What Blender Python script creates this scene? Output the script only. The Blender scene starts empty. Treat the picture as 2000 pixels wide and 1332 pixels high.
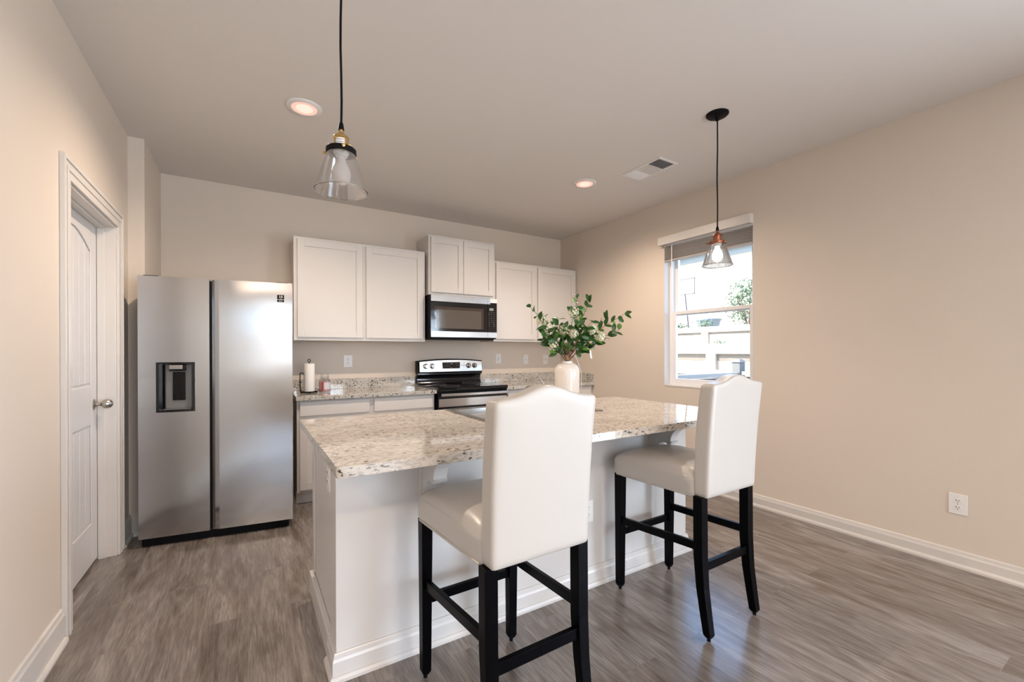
import bpy, bmesh, math, random
from mathutils import Vector, Matrix
random.seed(7)
PI = math.pi
C = bpy.context.scene.collection
S = bpy.context.scene
R = math.radians

# ------------------------------------------------------------------ camera
f_px, cx_px, hz_px, yaw, roll, tilt, eye = 845.58, 999.6, 690.06, .5484, .0015, -.0031, 1.2651
sy, cy = math.sin(yaw), math.cos(yaw)
Rt = Vector((cy, -sy, 0)); Fw = Vector((sy, cy, 0)); Up = Vector((0, 0, 1))
F2 = math.cos(tilt)*Fw + math.sin(tilt)*Up; U2 = math.cos(tilt)*Up - math.sin(tilt)*Fw
R3 = math.cos(roll)*Rt - math.sin(roll)*U2; U3 = math.sin(roll)*Rt + math.cos(roll)*U2
cam = bpy.data.cameras.new('camera'); camo = bpy.data.objects.new('camera', cam); C.objects.link(camo)
m = Matrix.Identity(4)
for i, v in enumerate((R3, U3, -F2)):
    for j in range(3): m[j][i] = v[j]
m.translation = Vector((0, 0, eye)); camo.matrix_world = m
cam.sensor_width = 36; cam.sensor_fit = 'HORIZONTAL'; cam.lens = 36*f_px/2000
cam.shift_x = (1000-cx_px)/2000; cam.shift_y = (hz_px-666)/2000
cam.clip_start = .05; cam.clip_end = 300
S.camera = camo

# ------------------------------------------------------------------ light
S.view_settings.view_transform = 'Standard'; S.view_settings.look = 'None'
S.view_settings.exposure = 1.07; S.view_settings.gamma = 1; S.view_settings.use_curve_mapping = False
W = bpy.data.worlds.new('World'); S.world = W; W.use_nodes = True
wn = W.node_tree.nodes; wl = W.node_tree.links
bg = wn['Background']; sky = wn.new('ShaderNodeTexSky'); sky.sky_type = 'HOSEK_WILKIE'
sky.sun_direction = Vector((-.55, .45, .8)).normalized(); sky.turbidity = 3.5; sky.ground_albedo = .5
wl.new(sky.outputs[0], bg.inputs[0]); bg.inputs[1].default_value = 15
def lamp(name, kind, loc, energy, color, rot=None, aim=None, **k):
    l = bpy.data.lights.new(name, kind); o = bpy.data.objects.new(name, l); C.objects.link(o)
    o.location = loc; l.energy = energy; l.color = color
    if aim is not None: o.rotation_euler = Vector(aim).to_track_quat('-Z', 'Y').to_euler()
    for a, b in k.items(): setattr(l, a, b)
    return o
lamp('sun', 'SUN', (0, 0, 20), 9.0, (1, .93, .82), aim=(.55, -.45, -.8), angle=R(1))
DAY = (.88, .94, 1.0)
# daylight entering by the living room windows and the patio door behind the camera, plus two added strips
lamp('daylight_rear_window', 'AREA', (-2.95, -5.32, 1.40), 18, DAY, aim=(0, 1, 0), shape='RECTANGLE', size=3.7, size_y=1.1)
lamp('fridge_band_strip', 'AREA', (-2.95, -5.32, 2.42), 3.5, (1, .84, .70), aim=(0, 1, 0), shape='RECTANGLE', size=3.7, size_y=.12)  # added warm strip, mirrored as a bright band in the refrigerator doors
lamp('fridge_band_strip_low', 'AREA', (-2.95, -5.32, 2.08), 1.8, (1, .84, .70), aim=(0, 1, 0), shape='RECTANGLE', size=3.7, size_y=.07)  # second added strip, for the lower band on the refrigerator
lamp('daylight_rear_door', 'AREA', (1.6, -5.32, 1.2), 62, DAY, aim=(0, 1, 0), shape='RECTANGLE', size=1.9, size_y=2.1)
lamp('daylight_patio_door', 'AREA', (3.72, -1.6, 1.15), 100, (.76, .87, 1), aim=(-1, 0, 0), shape='RECTANGLE', size=1.9, size_y=2.1)

# ------------------------------------------------------------------ materials
def mat(name, col, rough=.5, metal=0, spec=.5, **k):
    M = bpy.data.materials.new(name); M.use_nodes = True
    b = M.node_tree.nodes['Principled BSDF']
    b.inputs['Base Color'].default_value = (*col, 1); b.inputs['Roughness'].default_value = rough
    b.inputs['Metallic'].default_value = metal; b.inputs['Specular IOR Level'].default_value = spec
    for a, v in k.items(): b.inputs[a.replace('_', ' ')].default_value = v
    return M
def nd(M, t, **k):
    n = M.node_tree.nodes.new(t)
    for a, v in k.items(): setattr(n, a, v)
    return n
def lk(M, a, b): M.node_tree.links.new(a, b)
def bsdf(M): return M.node_tree.nodes['Principled BSDF']
def bump(M, scale, strength, dist=.002, stretch=(1, 1, 1)):
    tc = nd(M, 'ShaderNodeTexCoord'); mp = nd(M, 'ShaderNodeMapping'); mp.inputs['Scale'].default_value = stretch
    n = nd(M, 'ShaderNodeTexNoise'); n.inputs['Scale'].default_value = scale; n.inputs['Detail'].default_value = 3
    bp = nd(M, 'ShaderNodeBump'); bp.inputs['Strength'].default_value = strength; bp.inputs['Distance'].default_value = dist
    lk(M, tc.outputs['Object'], mp.inputs[0]); lk(M, mp.outputs[0], n.inputs['Vector'])
    lk(M, n.outputs['Fac'], bp.inputs['Height']); lk(M, bp.outputs[0], bsdf(M).inputs['Normal'])
    return n
def ramp(M, fac, stops):
    r = nd(M, 'ShaderNodeValToRGB'); e = r.color_ramp.elements
    while len(e) > len(stops): e.remove(e[-1])
    while len(e) < len(stops): e.new(1)
    for q, (p, c) in zip(e, stops): q.position = p; q.color = (*c, 1) if len(c) == 3 else c
    lk(M, fac, r.inputs[0]); return r
def mix(M, fac, a, b, mode='MIX'):
    x = nd(M, 'ShaderNodeMix', data_type='RGBA', blend_type=mode)
    if isinstance(fac, float): x.inputs[0].default_value = fac
    else: lk(M, fac, x.inputs[0])
    for s, v in ((6, a), (7, b)):
        if isinstance(v, tuple): x.inputs[s].default_value = (*v, 1)
        else: lk(M, v, x.inputs[s])
    return x.outputs[2]

wall_m = mat('painted_wall', (.68, .603, .52), .55, spec=.3); bump(wall_m, 90, .06)
ceil_m = mat('painted_ceiling', (.73, .69, .65), .8, spec=.2); bump(ceil_m, 60, .08)
trim_m = mat('white_trim_paint', (.68, .645, .605), .35)
cab_m = mat('white_cabinet_paint', (.66, .63, .595), .32); bump(cab_m, 25, .03)
isl_m = mat('white_island_paint', (.64, .62, .60), .28)
door_m = mat('white_door_paint', (.68, .67, .67), .35)
plast_m = mat('white_plastic', (.80, .79, .77), .3)
black_m = mat('gloss_black', (.006, .006, .008), .08)
bgl_m = mat('black_ceramic_glass', (.004, .004, .005), .05)
blk_m = mat('matte_black', (.004, .004, .005), .5, spec=.12)
wood_m = mat('black_lacquered_wood', (.0012, .0012, .002), .32, spec=.06)
brass_m = mat('brushed_brass', (.62, .42, .18), .3, 1)
copper_m = mat('aged_copper', (.30, .12, .07), .3, 1)
chrome_m = mat('chrome', (.75, .75, .76), .12, 1)
nickel_m = mat('satin_nickel', (.50, .47, .43), .28, 1)
leather_m = mat('white_leather', (.50, .472, .437), .32, spec=.45); bump(leather_m, 140, .05)
paper_m = mat('paper_towel', (.82, .80, .77), .9); bump(paper_m, 120, .3)
wax_m = mat('pink_candle_wax', (.80, .20, .17), .45)
vase_m = mat('cream_ceramic', (.78, .72, .65), .18)
stem_m = mat('reddish_stem', (.13, .035, .02), .5)
twine_m = mat('twine', (.34, .22, .11), .9)
leafd_m = mat('dark_green_leaf', (.022, .085, .012), .38)
leafl_m = mat('light_green_leaf', (.11, .24, .03), .4)
flow_m = mat('cream_petals', (.72, .72, .52), .6)
tag_m = mat('white_tag', (.85, .85, .85), .6)
grey_m = mat('grey_plastic', (.17, .165, .16), .4)
text_m = mat('grey_print', (.35, .35, .35), .5)
textw_m = mat('white_print', (.75, .75, .75), .5)
screen_m = mat('dull_display', (.28, .30, .27), .3)
sink_m = mat('sink_steel', (.50, .48, .45), .22, 1)
blind_m = mat('grey_blind_slats', (.44, .40, .37), .5)
vinyl_m = mat('white_vinyl', (.80, .80, .81), .3)

def steel(name, col, rough, aniso=.6):
    M = mat(name, col, rough, 1); b = bsdf(M)
    tc = nd(M, 'ShaderNodeTexCoord'); mp = nd(M, 'ShaderNodeMapping'); mp.inputs['Scale'].default_value = (2, 2, 500)
    n = nd(M, 'ShaderNodeTexNoise'); n.inputs['Scale'].default_value = 1; n.inputs['Detail'].default_value = 2
    lk(M, tc.outputs['Object'], mp.inputs[0]); lk(M, mp.outputs[0], n.inputs['Vector'])
    n2 = nd(M, 'ShaderNodeTexNoise'); n2.inputs['Scale'].default_value = 3.2; n2.inputs['Detail'].default_value = 0
    mp2 = nd(M, 'ShaderNodeMapping'); mp2.inputs['Scale'].default_value = (1, .3, 1.6)
    lk(M, tc.outputs['Object'], mp2.inputs[0]); lk(M, mp2.outputs[0], n2.inputs['Vector'])
    b2 = nd(M, 'ShaderNodeBump'); b2.inputs['Strength'].default_value = .10; b2.inputs['Distance'].default_value = .012
    lk(M, n2.outputs['Fac'], b2.inputs['Height'])
    lk(M, b2.outputs[0], b.inputs['Normal'])
    tg = nd(M, 'ShaderNodeTangent', direction_type='RADIAL', axis='Z'); lk(M, tg.outputs[0], b.inputs['Tangent']); b.inputs['Anisotropic'].default_value = aniso
    return M
steel_m = steel('brushed_stainless', (.47, .475, .48), .165, .85)
steel2_m = steel('brushed_stainless_trim', (.60, .585, .57), .24)

def granite(name, stretch, base=(.61, .565, .505), thr=.60):
    M = mat(name, base, .05, spec=.6); tc = nd(M, 'ShaderNodeTexCoord'); mp = nd(M, 'ShaderNodeMapping')
    mp.inputs['Scale'].default_value = stretch; lk(M, tc.outputs['Object'], mp.inputs[0])
    def noise(s, d, dis=0, ro=.5):
        n = nd(M, 'ShaderNodeTexNoise'); n.inputs['Scale'].default_value = s; n.inputs['Detail'].default_value = d
        n.inputs['Distortion'].default_value = dis; n.inputs['Roughness'].default_value = ro
        lk(M, mp.outputs[0], n.inputs['Vector']); return n.outputs['Fac']
    c = ramp(M, noise(14, 4), [(.35, tuple(x*.88 for x in base)), (.5, base), (.68, tuple(x*1.1 for x in base))]).outputs[0]
    g = ramp(M, noise(95, 3), [(.50, (0, 0, 0)), (.60, (.8, .8, .8))]).outputs[0]
    c = mix(M, g, c, (.41, .375, .335))
    d = ramp(M, noise(110, 1.5, .3), [(thr, (0, 0, 0)), (thr+.03, (1, 1, 1))]).outputs[0]
    e = ramp(M, noise(16, 2), [(.40, (.1, .1, .1)), (.58, (1, 1, 1))]).outputs[0]
    c = mix(M, mix(M, 1.0, d, e, 'MULTIPLY'), c, (.045, .032, .026))
    lk(M, c, bsdf(M).inputs['Base Color']); return M
granite_m = granite('island_granite', (.42, 1.0, 1.0), thr=.595)
granite2_m = granite('counter_granite', (.7, .7, .7), (.54, .52, .475), thr=.58)

def floor_mat():
    M = mat('grey_brown_planks', (.2, .17, .15), .3, spec=.9); b = bsdf(M)
    tc = nd(M, 'ShaderNodeTexCoord')
    mp = nd(M, 'ShaderNodeMapping'); mp.inputs['Rotation'].default_value = (0, 0, R(90)); lk(M, tc.outputs['Object'], mp.inputs[0])
    br = nd(M, 'ShaderNodeTexBrick'); br.offset = .37; br.offset_frequency = 2
    for k, v in (('Scale', 1), ('Brick Width', 1.22), ('Row Height', .18), ('Mortar Size', .0012), ('Mortar Smooth', 0), ('Bias', 0)): br.inputs[k].default_value = v
    br.inputs['Color1'].default_value = (0, 0, 0, 1); br.inputs['Color2'].default_value = (1, 1, 1, 1); br.inputs['Mortar'].default_value = (.5, .5, .5, 1)
    lk(M, mp.outputs[0], br.inputs['Vector'])
    # per-plank offset of the grain
    sc = nd(M, 'ShaderNodeVectorMath', operation='SCALE'); sc.inputs['Scale'].default_value = 7.3; lk(M, br.outputs['Color'], sc.inputs[0])
    ad = nd(M, 'ShaderNodeVectorMath', operation='ADD'); lk(M, tc.outputs['Object'], ad.inputs[0]); lk(M, sc.outputs[0], ad.inputs[1])
    def noise(s, st, d, dis=0):
        m2 = nd(M, 'ShaderNodeMapping'); m2.inputs['Scale'].default_value = st; lk(M, ad.outputs[0], m2.inputs[0])
        n = nd(M, 'ShaderNodeTexNoise'); n.inputs['Scale'].default_value = s; n.inputs['Detail'].default_value = d; n.inputs['Distortion'].default_value = dis
        lk(M, m2.outputs[0], n.inputs['Vector']); return n.outputs['Fac']
    g1 = noise(4, (2.4, .42, 1), 6, 1.8); g2 = noise(45, (1.4, .14, 1), 5, .8); g3 = noise(2.2, (1.2, .5, 1), 2)
    c = ramp(M, g1, [(.26, (.11, .085, .068)), (.40, (.165, .138, .118)), (.52, (.21, .184, .164)), (.64, (.25, .224, .204)), (.8, (.29, .266, .247))]).outputs[0]
    g4 = noise(150, (1.3, .07, 1), 4, .4)
    c = mix(M, .55, c, ramp(M, g4, [(.38, (.62, .60, .58)), (.5, (1, 1, 1)), (.64, (1.28, 1.28, 1.28))]).outputs[0], 'MULTIPLY')
    c = mix(M, .6, c, ramp(M, g2, [(.35, (.72, .72, .72)), (.65, (1.2, 1.2, 1.2))]).outputs[0], 'MULTIPLY')
    c = mix(M, .6, c, ramp(M, g3, [(.35, (.72, .68, .64)), (.65, (1.22, 1.22, 1.24))]).outputs[0], 'MULTIPLY')
    t = ramp(M, br.outputs['Color'], [(0, (.90, .88, .86)), (1, (1.10, 1.10, 1.11))]).outputs[0]
    c = mix(M, 1.0, c, t, 'MULTIPLY')
    # scattered knots
    mk = nd(M, 'ShaderNodeMapping'); mk.inputs['Scale'].default_value = (1.5, .8, 1); mk.inputs['Location'].default_value = (.3, .2, .35); lk(M, ad.outputs[0], mk.inputs[0])
    vo = nd(M, 'ShaderNodeTexVoronoi'); vo.inputs['Scale'].default_value = 1.6; vo.inputs['Randomness'].default_value = 1; lk(M, mk.outputs[0], vo.inputs['Vector'])
    kn_ = ramp(M, vo.outputs['Distance'], [(0, (.35, .30, .26)), (.022, (.55, .5, .45)), (.032, (1, 1, 1)), (.045, (.78, .74, .7)), (.06, (1, 1, 1))]).outputs[0]
    c = mix(M, .8, c, kn_, 'MULTIPLY')
    c = mix(M, br.outputs['Fac'], c, (.20, .18, .165))
    lk(M, c, b.inputs['Base Color'])
    r = ramp(M, g2, [(.3, (.20,)*3), (.7, (.25,)*3)]); lk(M, r.outputs[0], b.inputs['Roughness'])
    bp = nd(M, 'ShaderNodeBump'); bp.inputs['Strength'].default_value = .12; bp.inputs['Distance'].default_value = .001
    lk(M, g2, bp.inputs['Height']); lk(M, bp.outputs[0], b.inputs['Normal'])
    return M
floor_m = floor_mat()

def pane_mat(name, tint=(1, 1, 1), refl=.06, edge=.5):
    M = bpy.data.materials.new(name); M.use_nodes = True; nt = M.node_tree; nt.nodes.clear()
    o = nt.nodes.new('ShaderNodeOutputMaterial'); tr = nt.nodes.new('ShaderNodeBsdfTransparent'); gl = nt.nodes.new('ShaderNodeBsdfGlossy')
    gl.inputs['Roughness'].default_value = .02; tr.inputs[0].default_value = (*tint, 1)
    lw = nt.nodes.new('ShaderNodeLayerWeight'); lw.inputs[0].default_value = .35
    mr = nt.nodes.new('ShaderNodeMapRange'); mr.inputs['To Min'].default_value = refl; mr.inputs['To Max'].default_value = edge
    mx = nt.nodes.new('ShaderNodeMixShader')
    nt.links.new(lw.outputs['Facing'], mr.inputs['Value']); nt.links.new(mr.outputs[0], mx.inputs[0])
    nt.links.new(tr.outputs[0], mx.inputs[1]); nt.links.new(gl.outputs[0], mx.inputs[2]); nt.links.new(mx.outputs[0], o.inputs[0])
    return M
glass_m = pane_mat('window_glass', refl=.04, edge=.35)
shade_m = pane_mat('clear_shade_glass', (.97, .97, .97), .13, .8)
rim_m = pane_mat('shade_rim_glass', (.85, .88, .87), .35, .9)
jar_m = pane_mat('jar_glass', (.93, .94, .94), .08, .6)
def emis(name, col, s):
    M = mat(name, col, .5); b = bsdf(M); b.inputs['Emission Color'].default_value = (*col, 1); b.inputs['Emission Strength'].default_value = s; return M
lens_m = emis('lit_lens', (1.0, .46, .38), .42)
lensc_m = emis('lit_lens_centre', (1.0, .74, .64), .34)
bulb_lit_m = emis('lit_bulb', (1.0, .90, .78), 1.2)
bulb_m = mat('frosted_bulb', (.78, .74, .72), .25)

# ------------------------------------------------------------------ mesh helpers
class MB:
    def __init__(s): s.bm = bmesh.new()
    def box(s, x0, x1, y0, y1, z0, z1, M=None):
        vs = [s.bm.verts.new(v) for v in ((x0,y0,z0),(x1,y0,z0),(x1,y1,z0),(x0,y1,z0),(x0,y0,z1),(x1,y0,z1),(x1,y1,z1),(x0,y1,z1))]
        for q in ((0,3,2,1),(4,5,6,7),(0,1,5,4),(1,2,6,5),(2,3,7,6),(3,0,4,7)): s.bm.faces.new([vs[i] for i in q])
        if M is not None: bmesh.ops.transform(s.bm, matrix=M, verts=vs)
        return s
    def hexa(s, bottom, top):     # two quads of points
        vs = [s.bm.verts.new(v) for v in list(bottom)+list(top)]
        for q in ((0,3,2,1),(4,5,6,7),(0,1,5,4),(1,2,6,5),(2,3,7,6),(3,0,4,7)): s.bm.faces.new([vs[i] for i in q])
        return s
    def prism(s, pts, axis, a, b):   # pts in the two other axes (in x,y,z order), extruded from a to b along axis
        def P(p, t): return {'X': (t, p[0], p[1]), 'Y': (p[0], t, p[1]), 'Z': (p[0], p[1], t)}[axis]
        A = [s.bm.verts.new(P(p, a)) for p in pts]; B = [s.bm.verts.new(P(p, b)) for p in pts]; n = len(pts)
        s.bm.faces.new(A); s.bm.faces.new(B[::-1])
        for i in range(n): s.bm.faces.new((A[i], B[i], B[(i+1) % n], A[(i+1) % n]))
        bmesh.ops.recalc_face_normals(s.bm, faces=s.bm.faces[:]); return s
    def lathe(s, prof, seg=32, M=None, closed=False):
        rings = []; allv = []
        for r, z in prof:
            if r < 1e-6: v = [s.bm.verts.new((0, 0, z))]
            else: v = [s.bm.verts.new((r*math.cos(2*PI*k/seg), r*math.sin(2*PI*k/seg), z)) for k in range(seg)]
            rings.append(v); allv += v
        prs = list(zip(rings, rings[1:])) + ([(rings[-1], rings[0])] if closed else [])
        for a, b in prs:
            for k in range(seg):
                k2 = (k+1) % seg
                if len(a) == 1 and len(b) == 1: continue
                if len(a) == 1: s.bm.faces.new((a[0], b[k], b[k2]))
                elif len(b) == 1: s.bm.faces.new((a[k], b[0], a[k2]))
                else: s.bm.faces.new((a[k], b[k], b[k2], a[k2]))
        if M is not None: bmesh.ops.transform(s.bm, matrix=M, verts=allv)
        return s
    def cyl(s, p, r, axis, L, seg=24, r2=None):
        rot = {'X': Matrix.Rotation(PI/2, 4, 'Y'), 'Y': Matrix.Rotation(-PI/2, 4, 'X'), 'Z': Matrix.Identity(4)}[axis]
        r2 = r if r2 is None else r2
        return s.lathe([(0, 0), (r, 0), (r2, L), (0, L)], seg, Matrix.Translation(p) @ rot)
    def tube(s, pts, r, seg=8, r1=None):
        pts = [Vector(p) for p in pts]; n = len(pts); r1 = r if r1 is None else r1; rings = []
        a = (pts[1]-pts[0]).normalized().orthogonal().normalized()
        for i, p in enumerate(pts):
            t = (pts[min(i+1, n-1)] - pts[max(i-1, 0)]).normalized()
            a = (a - t*a.dot(t)).normalized(); b = t.cross(a); rr = r + (r1-r)*i/max(1, n-1)
            rings.append([s.bm.verts.new(p + rr*(math.cos(2*PI*k/seg)*a + math.sin(2*PI*k/seg)*b)) for k in range(seg)])
        for A, B in zip(rings, rings[1:]):
            for k in range(seg): s.bm.faces.new((A[k], B[k], B[(k+1) % seg], A[(k+1) % seg]))
        s.bm.faces.new(rings[0][::-1]); s.bm.faces.new(rings[-1]); return s
    def rbox(s, x0, x1, y0, y1, z0, z1, r, n=14, fn=None):   # rounded subdivided box, optional vertex function
        bm = bmesh.new(); bmesh.ops.create_cube(bm, size=2)
        bmesh.ops.subdivide_edges(bm, edges=bm.edges[:], cuts=n, use_grid_fill=True)
        c = Vector(((x0+x1)/2, (y0+y1)/2, (z0+z1)/2)); h = Vector(((x1-x0)/2, (y1-y0)/2, (z1-z0)/2))
        for v in bm.verts:
            u = v.co.copy()
            # cluster grid lines toward edges
            p = Vector([math.copysign(1-(1-abs(t))**1.6, t)*h[i] for i, t in enumerate(u)])
            q = Vector([max(-h[i]+r, min(h[i]-r, p[i])) for i in range(3)]); d = p - q
            if d.length > 1e-9: p = q + d.normalized()*r if sum(abs(d[i]) > 1e-9 for i in range(3)) > 1 or True else p
            p = p + c
            v.co = fn(p, u) if fn else p
        tmp = bpy.data.meshes.new('t'); bm.to_mesh(tmp); bm.free(); s.bm.from_mesh(tmp); bpy.data.meshes.remove(tmp); return s
    def build(s, name, material, parent=None, bevel=0, smooth=False, seg=2):
        bmesh.ops.recalc_face_normals(s.bm, faces=s.bm.faces[:])
        me = bpy.data.meshes.new(name); s.bm.to_mesh(me); s.bm.free()
        o = bpy.data.objects.new(name, me); C.objects.link(o)
        if isinstance(material, (list, tuple)):
            for x in material: me.materials.append(x)
        else: me.materials.append(material)
        if parent is not None: o.parent = parent
        if smooth:
            for p in me.polygons: p.use_smooth = True
            me.set_sharp_from_angle(angle=R(38))
        if bevel:
            b = o.modifiers.new('bevel', 'BEVEL'); b.width = bevel; b.segments = seg; b.limit_method = 'ANGLE'; b.harden_normals = False
        return o
def tag(o, label, cat, group=None):
    o['label'] = label; o['category'] = cat
    if group: o['group'] = group
    return o
def thing(name, label, cat, loc=(0, 0, 0), rz=0, group=None):
    o = bpy.data.objects.new(name, None); C.objects.link(o); o.empty_display_size = .1
    o.location = loc; o.rotation_euler = (0, 0, rz); return tag(o, label, cat, group)
def struct(o): o['kind'] = 'structure'; return o
def copy_tree(o, parent=None):
    c = o.copy(); C.objects.link(c)
    if parent is not None: c.parent = parent
    for ch in list(o.children): copy_tree(ch, c)
    return c
def text(body, size, name, material, parent, M, extrude=.0004, align='CENTER'):
    if len(body) > 2 and body[0].isalpha():      # print too small to read in the photograph: rows of tiny strokes
        q = MB(); wd = size*.42*len(body); n_ = max(3, int(len(body)*1.3)); r_ = random.Random(len(body))
        for k in range(n_):
            a = -wd/2+wd*k/n_; h_ = size*r_.uniform(.18, .34); q.box(a, a+wd/n_*.55, -h_, h_, 0, extrude, M)
        return q.build(name, material, parent)
    cu = bpy.data.curves.new('t', 'FONT'); cu.body = body; cu.size = size; cu.extrude = extrude; cu.align_x = align; cu.align_y = 'CENTER'
    to = bpy.data.objects.new('t', cu); C.objects.link(to); dg = bpy.context.evaluated_depsgraph_get()
    me = bpy.data.meshes.new_from_object(to.evaluated_get(dg)); bpy.data.objects.remove(to); bpy.data.curves.remove(cu)
    me.transform(M); me.materials.clear(); me.materials.append(material); me.name = name
    o = bpy.data.objects.new(name, me); C.objects.link(o)
    if parent is not None: o.parent = parent
    return o
FACE_MY = Matrix.Rotation(PI/2, 4, 'X')      # text lying in XZ, readable from -Y
def T(x, y, z): return Matrix.Translation((x, y, z))

# ------------------------------------------------------------------ room
RX, BY, LX, LX2, JY, H = 3.556, 4.577, -.697, -.608, 3.91, 2.75
RY = -5.2; WL = -5.3; SW = .6       # rear wall, living room left wall, start of the side wall
fl = struct(MB().box(WL-.1, RX, RY-.1, BY, -.1, 0).build('floor', floor_m))
struct(MB().box(WL-.15, RX+.15, RY-.15, BY+.15, H, H+.2).build('ceiling', ceil_m))
struct(MB().box(LX2-.6, RX+.14, BY, BY+.14, -.1, H).build('wall_back', wall_m))
# right wall with kitchen window and patio door openings
w = MB(); T0, T1 = RX, RX+.16
WY0, WY1, WZ0, WZ1 = 2.003, 2.90, .925, 2.365
w.box(T0, T1, WY1, BY, -.1, H); w.box(T0, T1, WY0, WY1, -.1, WZ0); w.box(T0, T1, WY0, WY1, WZ1, H)
w.box(T0, T1, -.6, WY0, -.1, H); w.box(T0, T1, -2.6, -.6, 2.25, H); w.box(T0, T1, RY, -2.6, -.1, H)
struct(w.build('wall_right', wall_m))
# rear wall
w = MB(); w.box(WL-.14, -4.85, RY-.14, RY, -.1, H); w.box(-4.85, -1.05, RY-.14, RY, -.1, .8); w.box(-4.85, -1.05, RY-.14, RY, 2.52, H)
w.box(-1.05, .6, RY-.14, RY, -.1, H); w.box(.6, 2.6, RY-.14, RY, 2.25, H); w.box(2.6, RX+.16, RY-.14, RY, -.1, H)
struct(w.build('wall_rear', wall_m))
struct(MB().box(WL-.14, WL, RY, SW, -.1, H).build('wall_far_left', wall_m))
struct(MB().box(WL, LX-.14, SW, SW+.12, -.1, H).build('wall_side', wall_m))
# left wall with pantry door opening, and the jog behind the refrigerator
DY0, DY1, DZ = 2.725, 3.60, 2.055
w = MB(); w.box(LX-.14, LX, SW, DY0, -.1, H); w.box(LX-.14, LX, DY0, DY1, DZ, H); w.box(LX-.14, LX, DY1, JY, -.1, H)
w.box(LX-.14, LX2, JY, BY, -.1, H)
w.box(LX-1.0, LX-.9, DY0-.3, DY1+.3, -.1, H); w.box(LX-.9, LX-.14, DY0-.3, DY0-.2, -.1, H); w.box(LX-.9, LX-.14, DY1+.2, DY1+.3, -.1, H)      # pantry back
struct(w.build('wall_left', wall_m))

# unseen roof on posts and wall, added to block sky behind the rear windows
pm = MB().box(-7, 4.2, -9.0, RY-.16, 2.66, 2.78)
for px_ in (-6.8, -3.0, .2, 4.0): pm.box(px_-.07, px_+.07, -8.95, -8.81, -.12, 2.66)
struct(pm.build('ceiling_sky_blocker', trim_m))
struct(MB().box(-14, 8, -13.2, -13.0, -.3, 2.25).build('wall_sky_blocker', mat('brown_sky_blocker', (.22, .17, .13), .8)))  # added out of view to hold back low sky from the rear glazing
# baseboards: profile = board with stepped cap and shoe moulding
def base_prof(t=.014, h=.115):
    return [(0, 0), (t+.012, 0), (t+.012, .012), (t+.006, .022), (t, .024), (t, h-.03), (t-.004, h-.02), (t-.006, h-.004), (t-.009, h), (0, h)]
def base_y(name, x, sgn, y0, y1, h=.115, parent=None, m_=None):       # runs along Y, wall plane at x, projects sgn
    return MB().prism([(x+sgn*a, b) for a, b in base_prof(h=h)], 'Y', y0, y1).build(name, m_ or trim_m, parent)
def base_x(name, y, sgn, x0, x1, h=.115, parent=None, m_=None):
    return MB().prism([(y+sgn*a, b) for a, b in base_prof(h=h)], 'X', x0, x1).build(name, m_ or trim_m, parent)
struct(base_y('baseboard_right', RX, -1, -.5, 3.94, .10)); struct(base_y('baseboard_right_rear', RX, -1, RY, -2.7, .10))
struct(base_y('baseboard_left', LX, 1, SW, 2.63, .15)); struct(base_y('baseboard_left_far', LX, 1, 3.692, JY, .15))
struct(base_x('baseboard_jog', JY, -1, LX+.026, LX2, .15))

# pantry door casing, jamb and door
struct_door = MB()
cw = .09
def casing(mb, y0, y1, z0, z1):
    mb.box(LX, LX+.012, y0, y1, z0, z1); 
dc = MB()
dc.box(LX, LX+.020, 2.635, 2.655, 0, 2.145).box(LX, LX+.014, 2.655, DY0+.006, 0, 2.125).box(LX+.014, LX+.018, 2.68, 2.70, 0, 2.10)
dc.box(LX, LX+.020, 3.672, 3.692, 0, 2.145).box(LX, LX+.014, DY1-.006, 3.672, 0, 2.125).box(LX+.014, LX+.018, 3.63, 3.645, 0, 2.10)
dc.box(LX, LX+.020, 2.655, 3.672, 2.125, 2.145).box(LX, LX+.014, DY0+.006, DY1-.006, DZ-.006, 2.125).box(LX+.014, LX+.018, 2.70, 3.63, 2.085, 2.10)
dcase = struct(dc.build('trim_1', trim_m, bevel=.003))
jb = MB(); jb.box(LX-.14, LX, DY0, DY0+.018, 0, DZ).box(LX-.14, LX, DY1-.018, DY1, 0, DZ).box(LX-.14, LX, DY0+.018, DY1-.018, DZ-.018, DZ)
jb.box(LX-.085, LX-.05, DY0+.018, DY0+.030, 0, DZ-.018).box(LX-.085, LX-.05, DY1-.030, DY1-.018, 0, DZ-.018).box(LX-.085, LX-.05, DY0+.03, DY1-.03, DZ-.030, DZ-.018)
struct(jb.build('trim_2', trim_m, bevel=.002))
# door slab: two planked panels, the upper one arched
dx = LX-.087; y0, y1 = DY0+.021, DY1-.021; dz0, dz1 = .018, DZ-.022
door = struct(bpy.data.objects.new('door_1', None)); C.objects.link(door)
def door_face():
    bm = MB(); st = .115
    def arch(t): return 1.86 + .085*math.sin(PI*t)
    pa0, pa1 = y0+st, y1-st
    bm.box(dx-.035, dx-.008, y0, y1, dz0, dz1)                       # core
    bm.box(dx-.008, dx, y0, pa0, dz0, dz1).box(dx-.008, dx, pa1, y1, dz0, dz1)
    bm.box(dx-.008, dx, pa0, pa1, dz0, .26).box(dx-.008, dx, pa0, pa1, .84, 1.07)
    n = 24
    poly = [(pa0, dz1), (pa0, arch(0))] + [(pa0+(pa1-pa0)*i/n, arch(i/n)) for i in range(1, n)] + [(pa1, arch(1)), (pa1, dz1)]
    bm.prism(poly, 'X', dx-.008, dx)
    return bm, pa0, pa1, arch
bm, pa0, pa1, arch = door_face()
bm.build('door_slab', door_m, door, bevel=.004)
pl = MB(); npl = 6; wv = (pa1-pa0-.03)/npl
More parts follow.
